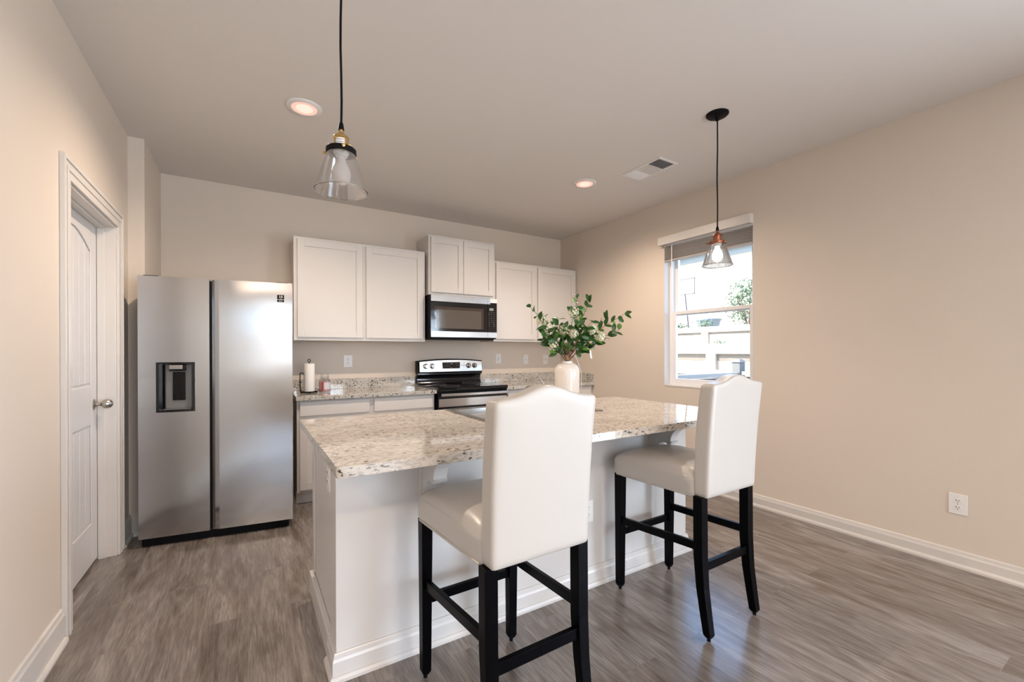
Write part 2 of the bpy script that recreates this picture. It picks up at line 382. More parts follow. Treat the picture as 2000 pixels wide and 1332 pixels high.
for i in range(npl):
    a = pa0+.018+i*wv+.004; b = a+wv-.010
    t0, t1 = (a-pa0)/(pa1-pa0), (b-pa0)/(pa1-pa0)
    pl.prism([(a, 1.085), (b, 1.085), (b, arch(t1)-.015), ((a+b)/2, arch((t0+t1)/2)-.013), (a, arch(t0)-.015)], 'X', dx-.008, dx-.002)
    pl.prism([(a, .275), (b, .275), (b, .825), (a, .825)], 'X', dx-.008, dx-.003)
pl.build('door_panel', door_m, door, bevel=.002)
kn = MB().lathe([(0, 0), (.033, 0), (.033, .004), (.026, .008), (.012, .011), (.010, .030), (.016, .036), (.026, .045), (.029, .058), (.024, .074), (.012, .084), (0, .086)], 28,
    T(dx, y1-.065, .955) @ Matrix.Rotation(PI/2, 4, 'Y'))
kn.build('door_knob', nickel_m, door, smooth=True)

# kitchen window: drywall return, vinyl frame, two sashes
win = struct(bpy.data.objects.new('window_1', None)); C.objects.link(win)
fx0, fx1 = RX+.075, RX+.15
fr = MB(); e = .042
fr.box(fx0, fx1, WY0, WY0+e, WZ0, WZ1).box(fx0, fx1, WY1-e, WY1, WZ0, WZ1).box(fx0, fx1, WY0+e, WY1-e, WZ0, WZ0+.035).box(fx0, fx1, WY0+e, WY1-e, WZ1-e, WZ1)
fr.build('window_frame', vinyl_m, win, bevel=.003)
MB().box(RX-.004, fx0, WY0, WY1, WZ0, WZ0+.012).box(RX-.002, fx0, WY0, WY0+.006, WZ0+.012, WZ1).box(RX-.002, fx0, WY1-.006, WY1, WZ0+.012, WZ1).box(RX-.002, fx0, WY0+.006, WY1-.006, WZ1-.006, WZ1).build('window_return', trim_m, win)
def sash(x0, x1, z0, z1, s, bot):
    a, b = WY0+e, WY1-e; q = MB()
    q.box(x0, x1, a, a+s, z0, z1).box(x0, x1, b-s, b, z0, z1).box(x0, x1, a+s, b-s, z0, z0+bot).box(x0, x1, a+s, b-s, z1-s*.9, z1)
    o = q.build('sash', vinyl_m, win, bevel=.002)
    xm = (x0+x1)/2
    MB().box(xm-.002, xm+.002, a+s-.004, b-s+.004, z0+bot-.004, z1-s*.9+.004).build('pane', glass_m, o)
sash(fx0+.004, fx0+.034, WZ0+.035, 1.665, .036, .04)
sash(fx0+.038, fx0+.068, 1.625, WZ1-e, .036, .036)
# wooden blind drawn up under its valance
bl = thing('window_blind', 'grey horizontal blind drawn up under a white valance on the window', 'blind', (RX, (WY0+WY1)/2, WZ1))
bw = (WY1-WY0)/2
MB().box(-.055, -.040, -bw-.0, bw+.035, -.045, .035).box(-.040, .0, bw+.020, bw+.035, -.045, .035).box(-.04, 0, -bw, -bw+.012, -.045, .035).build('valance', trim_m, bl, bevel=.003)
MB().box(-.004, .050, -bw+.008, bw-.008, -.058, -.012).build('headrail', vinyl_m, bl, bevel=.002)
q = MB()
for i in range(15):
    z = -.066-.0082*i; dxs = .003*math.sin(i*2.3)
    q.box(-.002+dxs, .046+dxs, -bw+.010, bw-.010, z-.0028, z)
q.build('slats', blind_m, bl)
MB().box(-.002, .048, -bw+.010, bw-.010, -.205, -.190).build('bottom_rail', blind_m, bl, bevel=.002)
MB().tube([(-.010, bw-.10, -.045), (-.012, bw-.10, -.60)], .0045, 8).build('tilt_wand', vinyl_m, bl)

# windows and patio door in the living room behind the camera
def glazing(name, axis, pos, a0, a1, z0, z1, nx, nz, o_sign):
    wi = struct(bpy.data.objects.new(name, None)); C.objects.link(wi); s = .05; q = MB()
    def bx(a, b, c, d, t=.03, off=0):
        p0, p1 = sorted((pos+o_sign*(.04+off), pos+o_sign*(.04+off+t)))
        if axis == 'Y': q.box(a, b, p0, p1, c, d)
        else: q.box(p0, p1, a, b, c, d)
    bx(a0, a0+s, z0, z1); bx(a1-s, a1, z0, z1); bx(a0+s, a1-s, z0, z0+s); bx(a0+s, a1-s, z1-s, z1)
    for i in range(1, nx): c = a0+(a1-a0)*i/nx; bx(c-.03, c+.03, z0+s, z1-s)
    for j in range(1, nz): c = z0+(z1-z0)*j/nz; bx(a0+s, a1-s, c-.02, c+.02, .02, .032)
    q.build('window_frame', vinyl_m, wi)
    q = MB(); p0, p1 = sorted((pos+o_sign*.050, pos+o_sign*.054))
    if axis == 'Y': q.box(a0+.01, a1-.01, p0, p1, z0+.01, z1-.01)
    else: q.box(p0, p1, a0+.01, a1-.01, z0+.01, z1-.01)
    q.build('pane', glass_m, wi)
glazing('window_2', 'Y', RY, -4.85, -1.05, .8, 2.52, 4, 4, -1)
glazing('door_2', 'Y', RY, .6, 2.6, 0, 2.25, 2, 1, -1)
glazing('door_3', 'X', RX, -2.6, -.6, 0, 2.25, 2, 1, 1)

# ------------------------------------------------------------------ cabinets
def shaker(mb, x0, x1, y, z0, z1, fr_=.058, t=.019):       # front faces -Y; y = back plane of the door
    mb.box(x0, x1, y-.010, y, z0, z1)
    mb.box(x0, x0+fr_, y-t, y-.010, z0, z1).box(x1-fr_, x1, y-t, y-.010, z0, z1)
    mb.box(x0+fr_, x1-fr_, y-t, y-.010, z0, z0+fr_).box(x0+fr_, x1-fr_, y-t, y-.010, z1-fr_, z1)
def wall_cab(label, x0, x1, y0, z0, z1, doors, cat='cabinet'):
    c = thing('wall_cabinet', label, cat, (0, 0, 0), group=None)
    MB().box(x0, x1, y0, BY-.001, z0, z1).build('cabinet_body', cab_m, c, bevel=.0015)
    for a, b in doors:
        q = MB(); shaker(q, a, b, y0-.001, z0+.028, z1-.024); q.build('door', cab_m, c, bevel=.0015)
    return c
wall_cab('white two-door wall cabinet between refrigerator and microwave', .349, 1.556, 4.255, 1.372, 2.292, [(.378, .935), (.968, 1.530)])
wall_cab('short raised white wall cabinet directly above the microwave', 1.580, 2.350, 4.215, 1.853, 2.468, [(1.603, 1.963), (1.967, 2.327)])
wall_cab('white two-door wall cabinet right of the microwave behind the flowers', 2.356, RX-.006, 4.255, 1.385, 2.292, [(2.385, 2.925), (2.958, 3.522)])

CY = 3.96
def base_cab(label, x0, x1, cols, x_end=None):
    c = thing('base_cabinet', label, 'cabinet')
    MB().box(x0, x1, CY, BY-.001, .105, .862).build('cabinet_body', cab_m, c, bevel=.001)
    MB().box(x0, x1, CY+.06, BY-.001, 0, .105).build('toe_kick', cab_m, c)
    for a, b in cols:
        q = MB(); q.box(a, b, CY-.019, CY-.001, .735, .852); q.build('drawer', cab_m, c, bevel=.003)
        q = MB(); shaker(q, a, b, CY-.001, .125, .712); q.build('door', cab_m, c, bevel=.0015)
    return c
base_cab('white base cabinet with two drawers between refrigerator and range', .345, 1.540, [(.366, .925), (.968, 1.520)])
base_cab('white base cabinet right of the range in the far corner', 2.340, RX-.004, [(2.36, 2.93), (2.965, 3.52)])

CF = 3.915; CZ0, CZ1 = .866, .902
def ctop(label, x0, x1, side):
    c = thing('countertop', label, 'countertop')
    MB().box(x0, x1, CF, BY, CZ0, CZ1).build('slab', granite2_m, c, bevel=.004)
    MB().box(x0, x1 - (0 if not side else .021), BY-.021, BY-.001, CZ1, 1.004).build('backsplash', granite2_m, c, bevel=.002)
    if side: MB().box(x1-.020, x1, CF+.005, BY-.001, CZ1, 1.004).build('side_splash', granite2_m, c, bevel=.002)
ctop('speckled granite countertop left of the range with paper towels and candle', .335, 1.552, False)
ctop('speckled granite countertop right of the range running into the corner', 2.332, RX-.001, True)

# ------------------------------------------------------------------ refrigerator
fg = thing('refrigerator', 'stainless steel side-by-side refrigerator with ice and water dispenser', 'refrigerator', (-.600, 3.619, 0), -math.atan2(.117, .878))
FW, FT, FB_ = .886, 1.762, .060
MB().box(.008, FW-.026, .075, .54, .03, FT-.02).build('cabinet_body', mat('dark_fridge_side', (.03, .03, .032), .4), fg, bevel=.004)
MB().box(.010, FW-.028, .03, .52, 0.0, .055).build('base_grille', blk_m, fg, bevel=.003)
# left door with a cut-out for the dispenser
lx1 = FW*.434; dxa, dxb, dza, dzb = .098, .300, .877, 1.197
q = MB(); q.box(0, dxa, 0, .062, FB_, FT).box(dxb, lx1, 0, .062, FB_, FT).box(dxa, dxb, 0, .062, FB_, dza).box(dxa, dxb, 0, .062, dzb, FT)
bmesh.ops.remove_doubles(q.bm, verts=q.bm.verts[:], dist=1e-5)
q.build('freezer_door', steel_m, fg)
rx0 = FW*.447; rs = FW*.4957
q = MB().prism([(rx0, .062), (rx0, .022), (rs-.002, .001), (rs, 0), (FW, 0), (FW, .062)], 'Z', FB_, FT); q.build('refrigerator_door', steel_m, fg)
MB().box(lx1, rx0, .03, .06, FB_, FT-.01).build('door_gap_seal', blk_m, fg)
MB().box(.02, .10, .03, .12, FT-.019, FT+.008).build('hinge_cover', blk_m, fg); MB().box(FW-.11, FW-.03, .03, .12, FT-.019, FT+.008).build('hinge_cover', blk_m, fg)
dp = MB(); dp.box(dxa-.004, dxb+.004, -.003, .0, dza-.004, dza+.008).box(dxa-.004, dxb+.004, -.003, 0, dzb-.008, dzb+.004).box(dxa-.004, dxa+.012, -.003, 0, dza+.008, dzb-.008).box(dxb-.010, dxb+.004, -.003, 0, dza+.008, dzb-.008)
dpo = dp.build('dispenser', black_m, fg)
MB().box(dxa+.001, dxb-.001, .055, .061, dza+.001, dzb-.001).box(dxa+.001, dxa+.006, 0, .055, dza+.001, dzb-.001).box(dxb-.006, dxb-.001, 0, .055, dza+.001, dzb-.001).box(dxa+.006, dxb-.006, 0, .055, dzb-.006, dzb-.001).box(dxa+.006, dxb-.006, 0, .055, dza+.001, dza+.010).build('recess', black_m, dpo)
MB().box(dxa+.034, dxb-.018, .036, .0545, dza+.012, dzb-.008).build('grey_panel', grey_m, dpo, bevel=.006)
MB().box(dxa+.060, dxb-.050, .010, .035, dzb-.056, dzb-.010).build('chute', black_m, dpo, bevel=.006)
MB().box(dxa+.064, dxb-.066, .004, .009, dzb-.042, dzb-.014).build('touch_panel', chrome_m, dpo, bevel=.002)
MB().box(dxa+.076, dxb-.056, .028, .0355, dza+.070, dzb-.062).build('paddle', bgl_m, dpo, bevel=.004)
MB().box(dxa+.030, dxb-.02, .012, .054, dza+.0105, dza+.014).build('drip_tray', grey_m, dpo)
st = MB().box(.790, .834, -.0012, -.0002, 1.625, 1.676).build('sticker', blk_m, fg)
text('10', .026, 'sticker_number', textw_m, st, T(.812, -.0014, 1.661) @ FACE_MY)
text('YEAR', .006, 'sticker_writing', textw_m, st, T(.812, -.0014, 1.6465) @ FACE_MY)
MB().box(.791, .833, -.0016, -.0012, 1.6415, 1.644).build('sticker_line', textw_m, st)
text('WARRANTY', .0068, 'sticker_writing', textw_m, st, T(.812, -.0014, 1.6325) @ FACE_MY)

# ------------------------------------------------------------------ range
rg = thing('range', 'stainless and black electric range with smooth glass cooktop', 'stove', (1.9435, 0, 0))
hw = .386
MB().box(-hw, hw, 3.945, 4.545, .09, .888).build('oven_body', blk_m, rg)
MB().box(-hw+.02, hw-.02, 3.98, 4.5, 0, .09).build('base', blk_m, rg)
MB().box(-hw-.002, hw+.002, 3.895, 4.50, .889, .921).build('cooktop', bgl_m, rg, bevel=.005)
for (x, y, r_) in ((-.19, 4.08, .10), (.19, 4.08, .075), (-.19, 4.36, .075), (.19, 4.36, .10)):
    MB().lathe([(r_, 0), (r_, .0004), (r_-.002, .0004), (r_-.002, 0)], 48, T(x, y, .9212), closed=True).build('burner_ring', text_m, rg)
# backguard: profile in YZ with an arched top edge made by columns
def arcz(x, z0=1.168, k=.022): return z0 + k*(1-(x/hw)**2)
def arched(mb, x0, x1, ya, yb, zl, dz, n=20, lean=0):
    for i in range(n):
        a = x0+(x1-x0)*i/n; b = x0+(x1-x0)*(i+1)/n
        za, zb = arcz(a)+dz, arcz(b)+dz
        mb.hexa([(a, ya, zl), (b, ya, zl), (b, yb, zl), (a, yb, zl)], [(a, ya+lean, za), (b, ya+lean, zb), (b, yb, zb), (a, yb, za)])
    bmesh.ops.remove_doubles(mb.bm, verts=mb.bm.verts[:], dist=1e-5)
q = MB(); arched(q, -hw, hw, 4.475, 4.560, 1.035, 0, lean=.010); q.build('backguard', blk_m, rg)
q = MB(); arched(q, -hw+.018, hw-.006, 4.468, 4.4745, 1.050, -.013, lean=.010); cp = q.build('control_panel', steel2_m, rg)
MB().prism([(4.50, .9215), (4.56, .9215), (4.56, 1.034), (4.475, 1.034), (4.475, 1.020), (4.510, 1.005), (4.520, .975), (4.515, .945)], 'X', -hw+.004, hw-.004).build('splash_panel', black_m, rg, smooth=True)
MB().box(-.105, .100, 4.4655, 4.4685, 1.083, 1.152).build('display', bgl_m, cp)
y_ = 4.4652
text('12:00', .014, 'display_digits', textw_m, cp, T(-.003, y_, 1.135) @ FACE_MY)
for k, (x, z, s_) in enumerate(((-.078, 1.135, 'Bake'), (-.052, 1.135, 'Broil'), (-.029, 1.135, 'Warm'), (-.078, 1.112, 'Clean'), (-.052, 1.112, 'Timer'), (-.029, 1.112, 'Delay'), (.035, 1.135, '+'), (.058, 1.135, 'Start'), (.082, 1.135, 'Off'), (.035, 1.112, '-'), (.058, 1.112, 'Clock'), (.082, 1.112, 'Light'))):
    text(s_, .0085, 'display_writing', text_m, cp, T(x, y_, z) @ FACE_MY)
text('Oven', .010, 'display_writing', text_m, cp, T(-.003, y_, 1.095) @ FACE_MY)
for x in (-.300, -.225, .213, .287):
    kb = MB().lathe([(0, 0), (.026, 0), (.026, .006), (.021, .008), (.019, .030), (.017, .034), (0, .034)], 28, T(x, 4.470, 1.112) @ Matrix.Rotation(PI/2, 4, 'X')).build('knob', chrome_m, rg, smooth=True)
    MB().lathe([(0.0215, 0), (.0285, 0), (.0285, .003), (.0215, .003)], 28, T(x, 4.4685, 1.112) @ Matrix.Rotation(PI/2, 4, 'X'), closed=True).build('knob_ring', blk_m, kb)
    MB().box(x-.003, x+.003, 4.431, 4.437, 1.097, 1.130).build('knob_grip', grey_m, kb)
# front: vent strip, handle, oven door
MB().box(-hw, hw, 3.915, 3.944, .868, .888).build('vent_strip', blk_m, rg)
od = MB().box(-hw+.003, hw-.003, 3.905, 3.944, .27, .866).build('oven_door', black_m, rg, bevel=.004)
MB().box(-hw+.008, hw-.008, 3.9015, 3.9045, .735, .812).build('door_trim', steel2_m, od)
MB().box(-hw+.008, hw-.008, 3.9015, 3.9045, .300, .690).build('door_trim', steel2_m, od)
MB().box(-hw+.12, hw-.12, 3.8985, 3.901, .37, .62).build('oven_window', bgl_m, od)
MB().box(-hw+.02, hw-.01, 3.862, 3.880, .836, .866).build('handle', steel2_m, od, bevel=.006)
MB().box(-hw+.03, -hw+.06, 3.880, 3.9045, .838, .862).build('handle_bracket', blk_m, od)
MB().box(hw-.05, hw-.02, 3.880, 3.9045, .838, .862).build('handle_bracket', blk_m, od)
MB().box(-hw+.003, hw-.003, 3.905, 3.944, .10, .262).build('storage_drawer', steel2_m, rg, bevel=.004)

# ------------------------------------------------------------------ microwave
mw = thing('microwave', 'black and stainless over-the-range microwave under the short cabinet', 'microwave', (0, 0, 0))
mx0, mx1, my, mz0, mz1 = 1.572, 2.336, 4.135, 1.405, 1.848
MB().box(mx0, mx1, my+.02, BY, mz0, mz1).build('microwave_body', blk_m, mw, bevel=.003)
dxs = mx1-.115
md = MB().box(mx0, dxs-.001, my, my+.0195, mz0+.012, mz1-.002).build('door', black_m, mw, bevel=.003)
MB().box(mx0+.004, dxs-.001, my-.003, my-.0004, mz1-.066, mz1-.004).build('top_trim', steel2_m, md)
MB().box(mx0+.004, dxs-.001, my-.003, my-.0004, mz0+.014, mz0+.072).build('bottom_trim', steel2_m, md)
MB().box(mx0+.040, dxs-.050, my-.0022, my-.0004, mz0+.100, mz1-.120).build('door_glass', mat('smoked_glass', (.055, .04, .032), .04), md)
iw = MB(); a, b, c_, d_ = mx0+.040, dxs-.050, mz0+.100, mz1-.120
iw.box(a+.022, b-.030, my-.0030, my-.0023, c_+.004, d_-.030)
iw.build('inner_window', mat('perforated_screen', (.10, .085, .07), .08), md)
cpn = MB().box(dxs+.001, mx1, my, my+.0195, mz0+.012, mz1-.002).build('control_panel', black_m, mw, bevel=.003)
MB().box(dxs+.001, mx1-.001, my-.003, my-.0004, mz0+.014, mz0+.072).build('bottom_trim', steel2_m, cpn)
MB().box(dxs+.001, dxs+.030, my-.003, my-.0004, mz1-.066, mz1-.004).build('top_trim', steel2_m, cpn)
MB().box(dxs+.031, mx1+.0, my-.0025, my-.0004, mz1-.050, mz1-.004).build('warning_sticker', plast_m, cpn)
MB().box(dxs+.022, dxs+.072, my-.0015, my-.0004, mz1-.135, mz1-.108).build('display', screen_m, cpn)
for r_, row in enumerate((('Pop', 'Pizza', 'Melt'), ('Potato', 'Veg', 'Heat'), ('1', '2', '3'), ('4', '5', '6'), ('7', '8', '9'), ('Time', '0', 'Power'), ('Stop', '', 'Start'), ('Vent', '', 'Light'))):
    for k, s_ in enumerate(row):
        if s_: text(s_, .012 if len(s_) < 3 else .0075, 'key_writing', text_m, cpn, T(dxs+.020+.028*k, my-.0008, mz1-.155-.021*r_) @ FACE_MY)
MB().box(mx0+.02, mx1-.03, my+.01, my+.30, mz0-.010, mz0-.0005).build('underside_vent', blk_m, mw, bevel=.003)

# ------------------------------------------------------------------ kitchen island
il = thing('kitchen_island', 'white kitchen island with end panel, knee wall and baseboard', 'kitchen island')
KX0, KX1, KY = .289, 2.385, 1.778
MB().box(KX0, KX1, KY, KY+.125, 0, .866).build('knee_wall', isl_m, il, bevel=.002)
MB().box(KX0+.012, KX0+.032, KY+.126, 2.510, 0, .866).box(KX1-.032, KX1-.012, KY+.126, 2.510, 0, .866).box(KX0+.032, KX1-.032, 2.490, 2.510, 0, .866).box(KX0+.032, KX1-.032, KY+.126, 2.490, .08, .10).build('cabinet_body', isl_m, il)
MB().box(KX0+.004, KX0+.0115, 2.452, 2.510, .12, .866).build('corner_trim', isl_m, il, bevel=.001)
# base mouldings
def sweep(path, prof):       # path corners on the wall line, profile projects to the right of travel, mitred corners
    q = MB(); P = [Vector(p) for p in path]; n = len(P); rings = []
    for i in range(n):
        d0 = (P[i]-P[max(i-1, 0)]).normalized() if i else (P[1]-P[0]).normalized()
        d1 = (P[min(i+1, n-1)]-P[i]).normalized() if i < n-1 else d0
        n0 = Vector((d0.y, -d0.x)); n1 = Vector((d1.y, -d1.x)); mv = (n0+n1); mv = mv/mv.dot(n0)
        rings.append([q.bm.verts.new((P[i].x+mv.x*a, P[i].y+mv.y*a, b)) for a, b in prof])
    m_ = len(prof)
    for A, B in zip(rings, rings[1:]):
        for k in range(m_): q.bm.faces.new((A[k], B[k], B[(k+1) % m_], A[(k+1) % m_]))
    q.bm.faces.new(rings[0]); q.bm.faces.new(rings[-1]); return q
sweep([(KX0, KY+.125), (KX0, KY), (KX1, KY), (KX1, KY+.125)], base_prof(.015, .105)).build('baseboard', isl_m, il)
MB().box(KX0-.012, KX0+.0118, KY+.126, 2.510, 0, .112).build('side_base_trim', isl_m, il, bevel=.004)
for k in range(4):
    a = KX0+.03+k*.51; q = MB(); q.box(a, a+.49, 2.5105, 2.529, .735, .855); q.build('drawer', isl_m, il, bevel=.002)
    q = MB(); q.box(a, a+.49, 2.5105, 2.529, .12, .715); q.build('door', isl_m, il, bevel=.002)
# corbels
for cxb in (.632, 2.062):
    q = MB(); q.box(cxb-.012, cxb+.072, KY-.016, KY-.0005, .640, .865)
    pts = [(KY-.016, .865), (KY-.262, .865), (KY-.262, .848), (KY-.235, .838)]
    for i in range(9): t = i/8*PI/2; pts.append((KY-.235+.095*math.sin(t), .752+.086*math.cos(t)*1.0 if i else .838))
    pts += [(KY-.150, .752), (KY-.142, .738), (KY-.122, .730), (KY-.100, .740)]
    for i in range(1, 7): t = i/6*PI/2; pts.append((KY-.100+.070*math.sin(t), .740-.083*(1-math.cos(t))))
    pts += [(KY-.016, .652)]
    q.prism(pts, 'X', cxb, cxb+.060); q.build('corbel', isl_m, il, bevel=.003)
def outlet(parent, label, M, kind='outlet', name='wall_outlet', w_=.075, h_=.118):
    o = thing(name, label, 'outlet' if kind == 'outlet' else 'switch')
    o.matrix_world = M                                 # local: plate in XZ, facing -Y
    MB().box(-w_/2, w_/2, -.0055, -.0005, -h_/2, h_/2).build('cover_plate', plast_m, o, bevel=.002)
    if kind == 'outlet':
        for s_ in (-1, 1):
            r_ = MB().lathe([(0, 0), (.0165, 0), (.0165, .002), (0, .002)], 24, T(0, -.0056, s_*.0195) @ Matrix.Rotation(PI/2, 4, 'X')).build('receptacle', plast_m, o)
            MB().box(-.0075, -.0050, -.0086, -.0077, s_*.0195-.001, s_*.0195+.007).box(.0050, .0072, -.0086, -.0077, s_*.0195+.000, s_*.0195+.007).box(-.002, .002, -.0086, -.0077, s_*.0195-.0095, s_*.0195-.0055).build('slots', blk_m, r_)
    elif kind == 'gfci':
        MB().box(-.017, .017, -.0085, -.0056, -.034, .034).build('rocker', plast_m, o, bevel=.001)
        MB().box(-.005, .005, -.0096, -.0086, -.010, -.003).box(-.005, .005, -.0096, -.0086, .003, .010).box(-.0018, .0018, -.0092, -.0086, -.024, -.018).box(-.0018, .0018, -.0092, -.0086, .016, .022).build('buttons', grey_m, o)
    else:
        MB().box(-.005, .005, -.016, -.0056, -.010, .006).build('toggle', plast_m, o, bevel=.001)
    MB().lathe([(0, 0), (.003, 0), (.003, .001), (0, .001)], 10, T(0, -.0056, 0 if kind == 'outlet' else .045) @ Matrix.Rotation(PI/2, 4, 'X')).build('screw', nickel_m, o)
    return o
RZ = lambda a: Matrix.Rotation(a, 4, 'Z')
outlet(None, 'white duplex outlet on the island front behind the right stool', T(1.562, KY, .405))
outlet(None, 'white outlet on the left end panel of the island', T(KX0+.012, 2.01, .725) @ RZ(-PI/2))
outlet(None, 'white duplex outlet low on the bare right wall', T(RX, .801, .369) @ RZ(-PI/2), w_=.080, h_=.120)
outlet(None, 'white outlet on the back wall above the left countertop', T(.863, BY, 1.175), w_=.082)
outlet(None, 'white outlet on the back wall just right of the range', T(2.602, BY, 1.184), 'gfci')
outlet(None, 'white switch on the back wall, middle of three right of range', T(3.000, BY, 1.172), 'switch', 'light_switch')
outlet(None, 'white outlet on the back wall nearest the corner, behind the flowers', T(3.306, BY, 1.168), 'gfci')

# island top, cut for the sink
it = thing('island_countertop', 'cream speckled granite slab with overhang on top of the island', 'countertop')
IX0, IX1, IY0, IY1, IZ0, IZ1 = .239, 2.542, 1.443, 2.562, .866, .902
SX0, SX1, SY0, SY1 = 1.050, 1.875, 1.985, 2.535
hx0, hx1, hy0, hy1 = SX0+.015, SX1-.015, SY0+.015, SY1-.015
bmq = bmesh.new()
def ring(z, r=.022):
    o = []
    for (cx_, cy_, a0) in ((IX1-r, IY0+r, -PI/2), (IX1-r, IY1-r, 0), (IX0+r, IY1-r, PI/2), (IX0+r, IY0+r, PI)):
        for k in range(6): o.append((cx_+r*math.cos(a0+k/5*PI/2), cy_+r*math.sin(a0+k/5*PI/2), z))
    return o
outer = {z: [bmq.verts.new(p) for p in ring(z)] for z in (IZ0, IZ1)}
hole = {z: [bmq.verts.new(p) for p in ((hx0, hy0, z), (hx1, hy0, z), (hx1, hy1, z), (hx0, hy1, z))] for z in (IZ0, IZ1)}
for z in (IZ0, IZ1):
    es = []
    for L in (outer[z], hole[z]):
        for i in range(len(L)): es.append(bmq.edges.new((L[i], L[(i+1) % len(L)])))
    bmesh.ops.triangle_fill(bmq, use_beauty=True, use_dissolve=False, edges=es)
for D in (outer, hole):
    n = len(D[IZ0])
    for i in range(n): bmq.faces.new((D[IZ0][i], D[IZ0][(i+1) % n], D[IZ1][(i+1) % n], D[IZ1][i]))
q = MB(); q.bm.free(); q.bm = bmq; q.build('slab', granite_m, it, bevel=.005)
# sink
sk = thing('kitchen_sink', 'stainless steel double bowl drop-in sink in the island top', 'sink')
def frame_rect(mb, x0, x1, y0, y1, ix0, ix1, iy0, iy1, z0, z1):
    mb.box(x0, x1, y0, iy0, z0, z1).box(x0, x1, iy1, y1, z0, z1).box(x0, ix0, iy0, iy1, z0, z1).box(ix1, x1, iy0, iy1, z0, z1)
q = MB(); bx0, bx1, by0, by1 = SX0+.035, SX1-.035, SY0+.085, SY1-.03; mid = (bx0+bx1)/2
q.box(SX0, SX1, SY0, by0, IZ1, IZ1+.006).box(SX0, SX1, by1, SY1, IZ1, IZ1+.006).box(SX0, bx0, by0, by1, IZ1, IZ1+.006).box(bx1, SX1, by0, by1, IZ1, IZ1+.006).box(mid-.015, mid+.015, by0, by1, IZ1-.01, IZ1+.004)
q.build('rim', sink_m, sk, bevel=.003)
for a, b in ((bx0, mid-.015), (mid+.015, bx1)):
    q = MB(); z = IZ1-.19; t = .002
    def wallq(p): q.bm.faces.new([q.bm.verts.new(v) for v in p])
    i = .02
    wallq([(a, by0, IZ1), (b, by0, IZ1), (b-i, by0+i, z), (a+i, by0+i, z)]); wallq([(a, by1, IZ1), (b, by1, IZ1), (b-i, by1-i, z), (a+i, by1-i, z)])
    wallq([(a, by0, IZ1), (a, by1, IZ1), (a+i, by1-i, z), (a+i, by0+i, z)]); wallq([(b, by0, IZ1), (b, by1, IZ1), (b-i, by1-i, z), (b-i, by0+i, z)])
    wallq([(a+i, by0+i, z), (b-i, by0+i, z), (b-i, by1-i, z), (a+i, by1-i, z)])
    bmesh.ops.remove_doubles(q.bm, verts=q.bm.verts[:], dist=1e-5)
    o = q.build('bowl', sink_m, sk, bevel=.02, smooth=True, seg=4)
    MB().lathe([(0, 0), (.045, 0), (.045, .003), (0, .001)], 24, T((a+b)/2, (by0+by1)/2, z)).build('drain', chrome_m, sk)
fc = thing('faucet', 'nickel single lever kitchen faucet partly hidden behind the nearer stool', 'faucet', (1.468, 2.030, IZ1+.006))
MB().lathe([(0, 0), (.030, 0), (.030, .006), (.024, .012), (.022, .10), (.024, .115), (.020, .135), (0, .140)], 28).build('faucet_body', nickel_m, fc, smooth=True)
MB().box(-.12, .12, -.028, .028, 0, .005).build('deck_plate', nickel_m, fc, bevel=.002)
MB().tube([(0, .01, .08), (0, .06, .125), (0, .12, .145), (0, .18, .140), (0, .215, .118), (0, .222, .095)], .013, 12, .011).build('spout', nickel_m, fc, smooth=True)
MB().tube([(0, 0, .130), (-.012, -.004, .160), (-.046, -.008, .205)], .013, 12, .003).build('lever', nickel_m, fc, smooth=True)

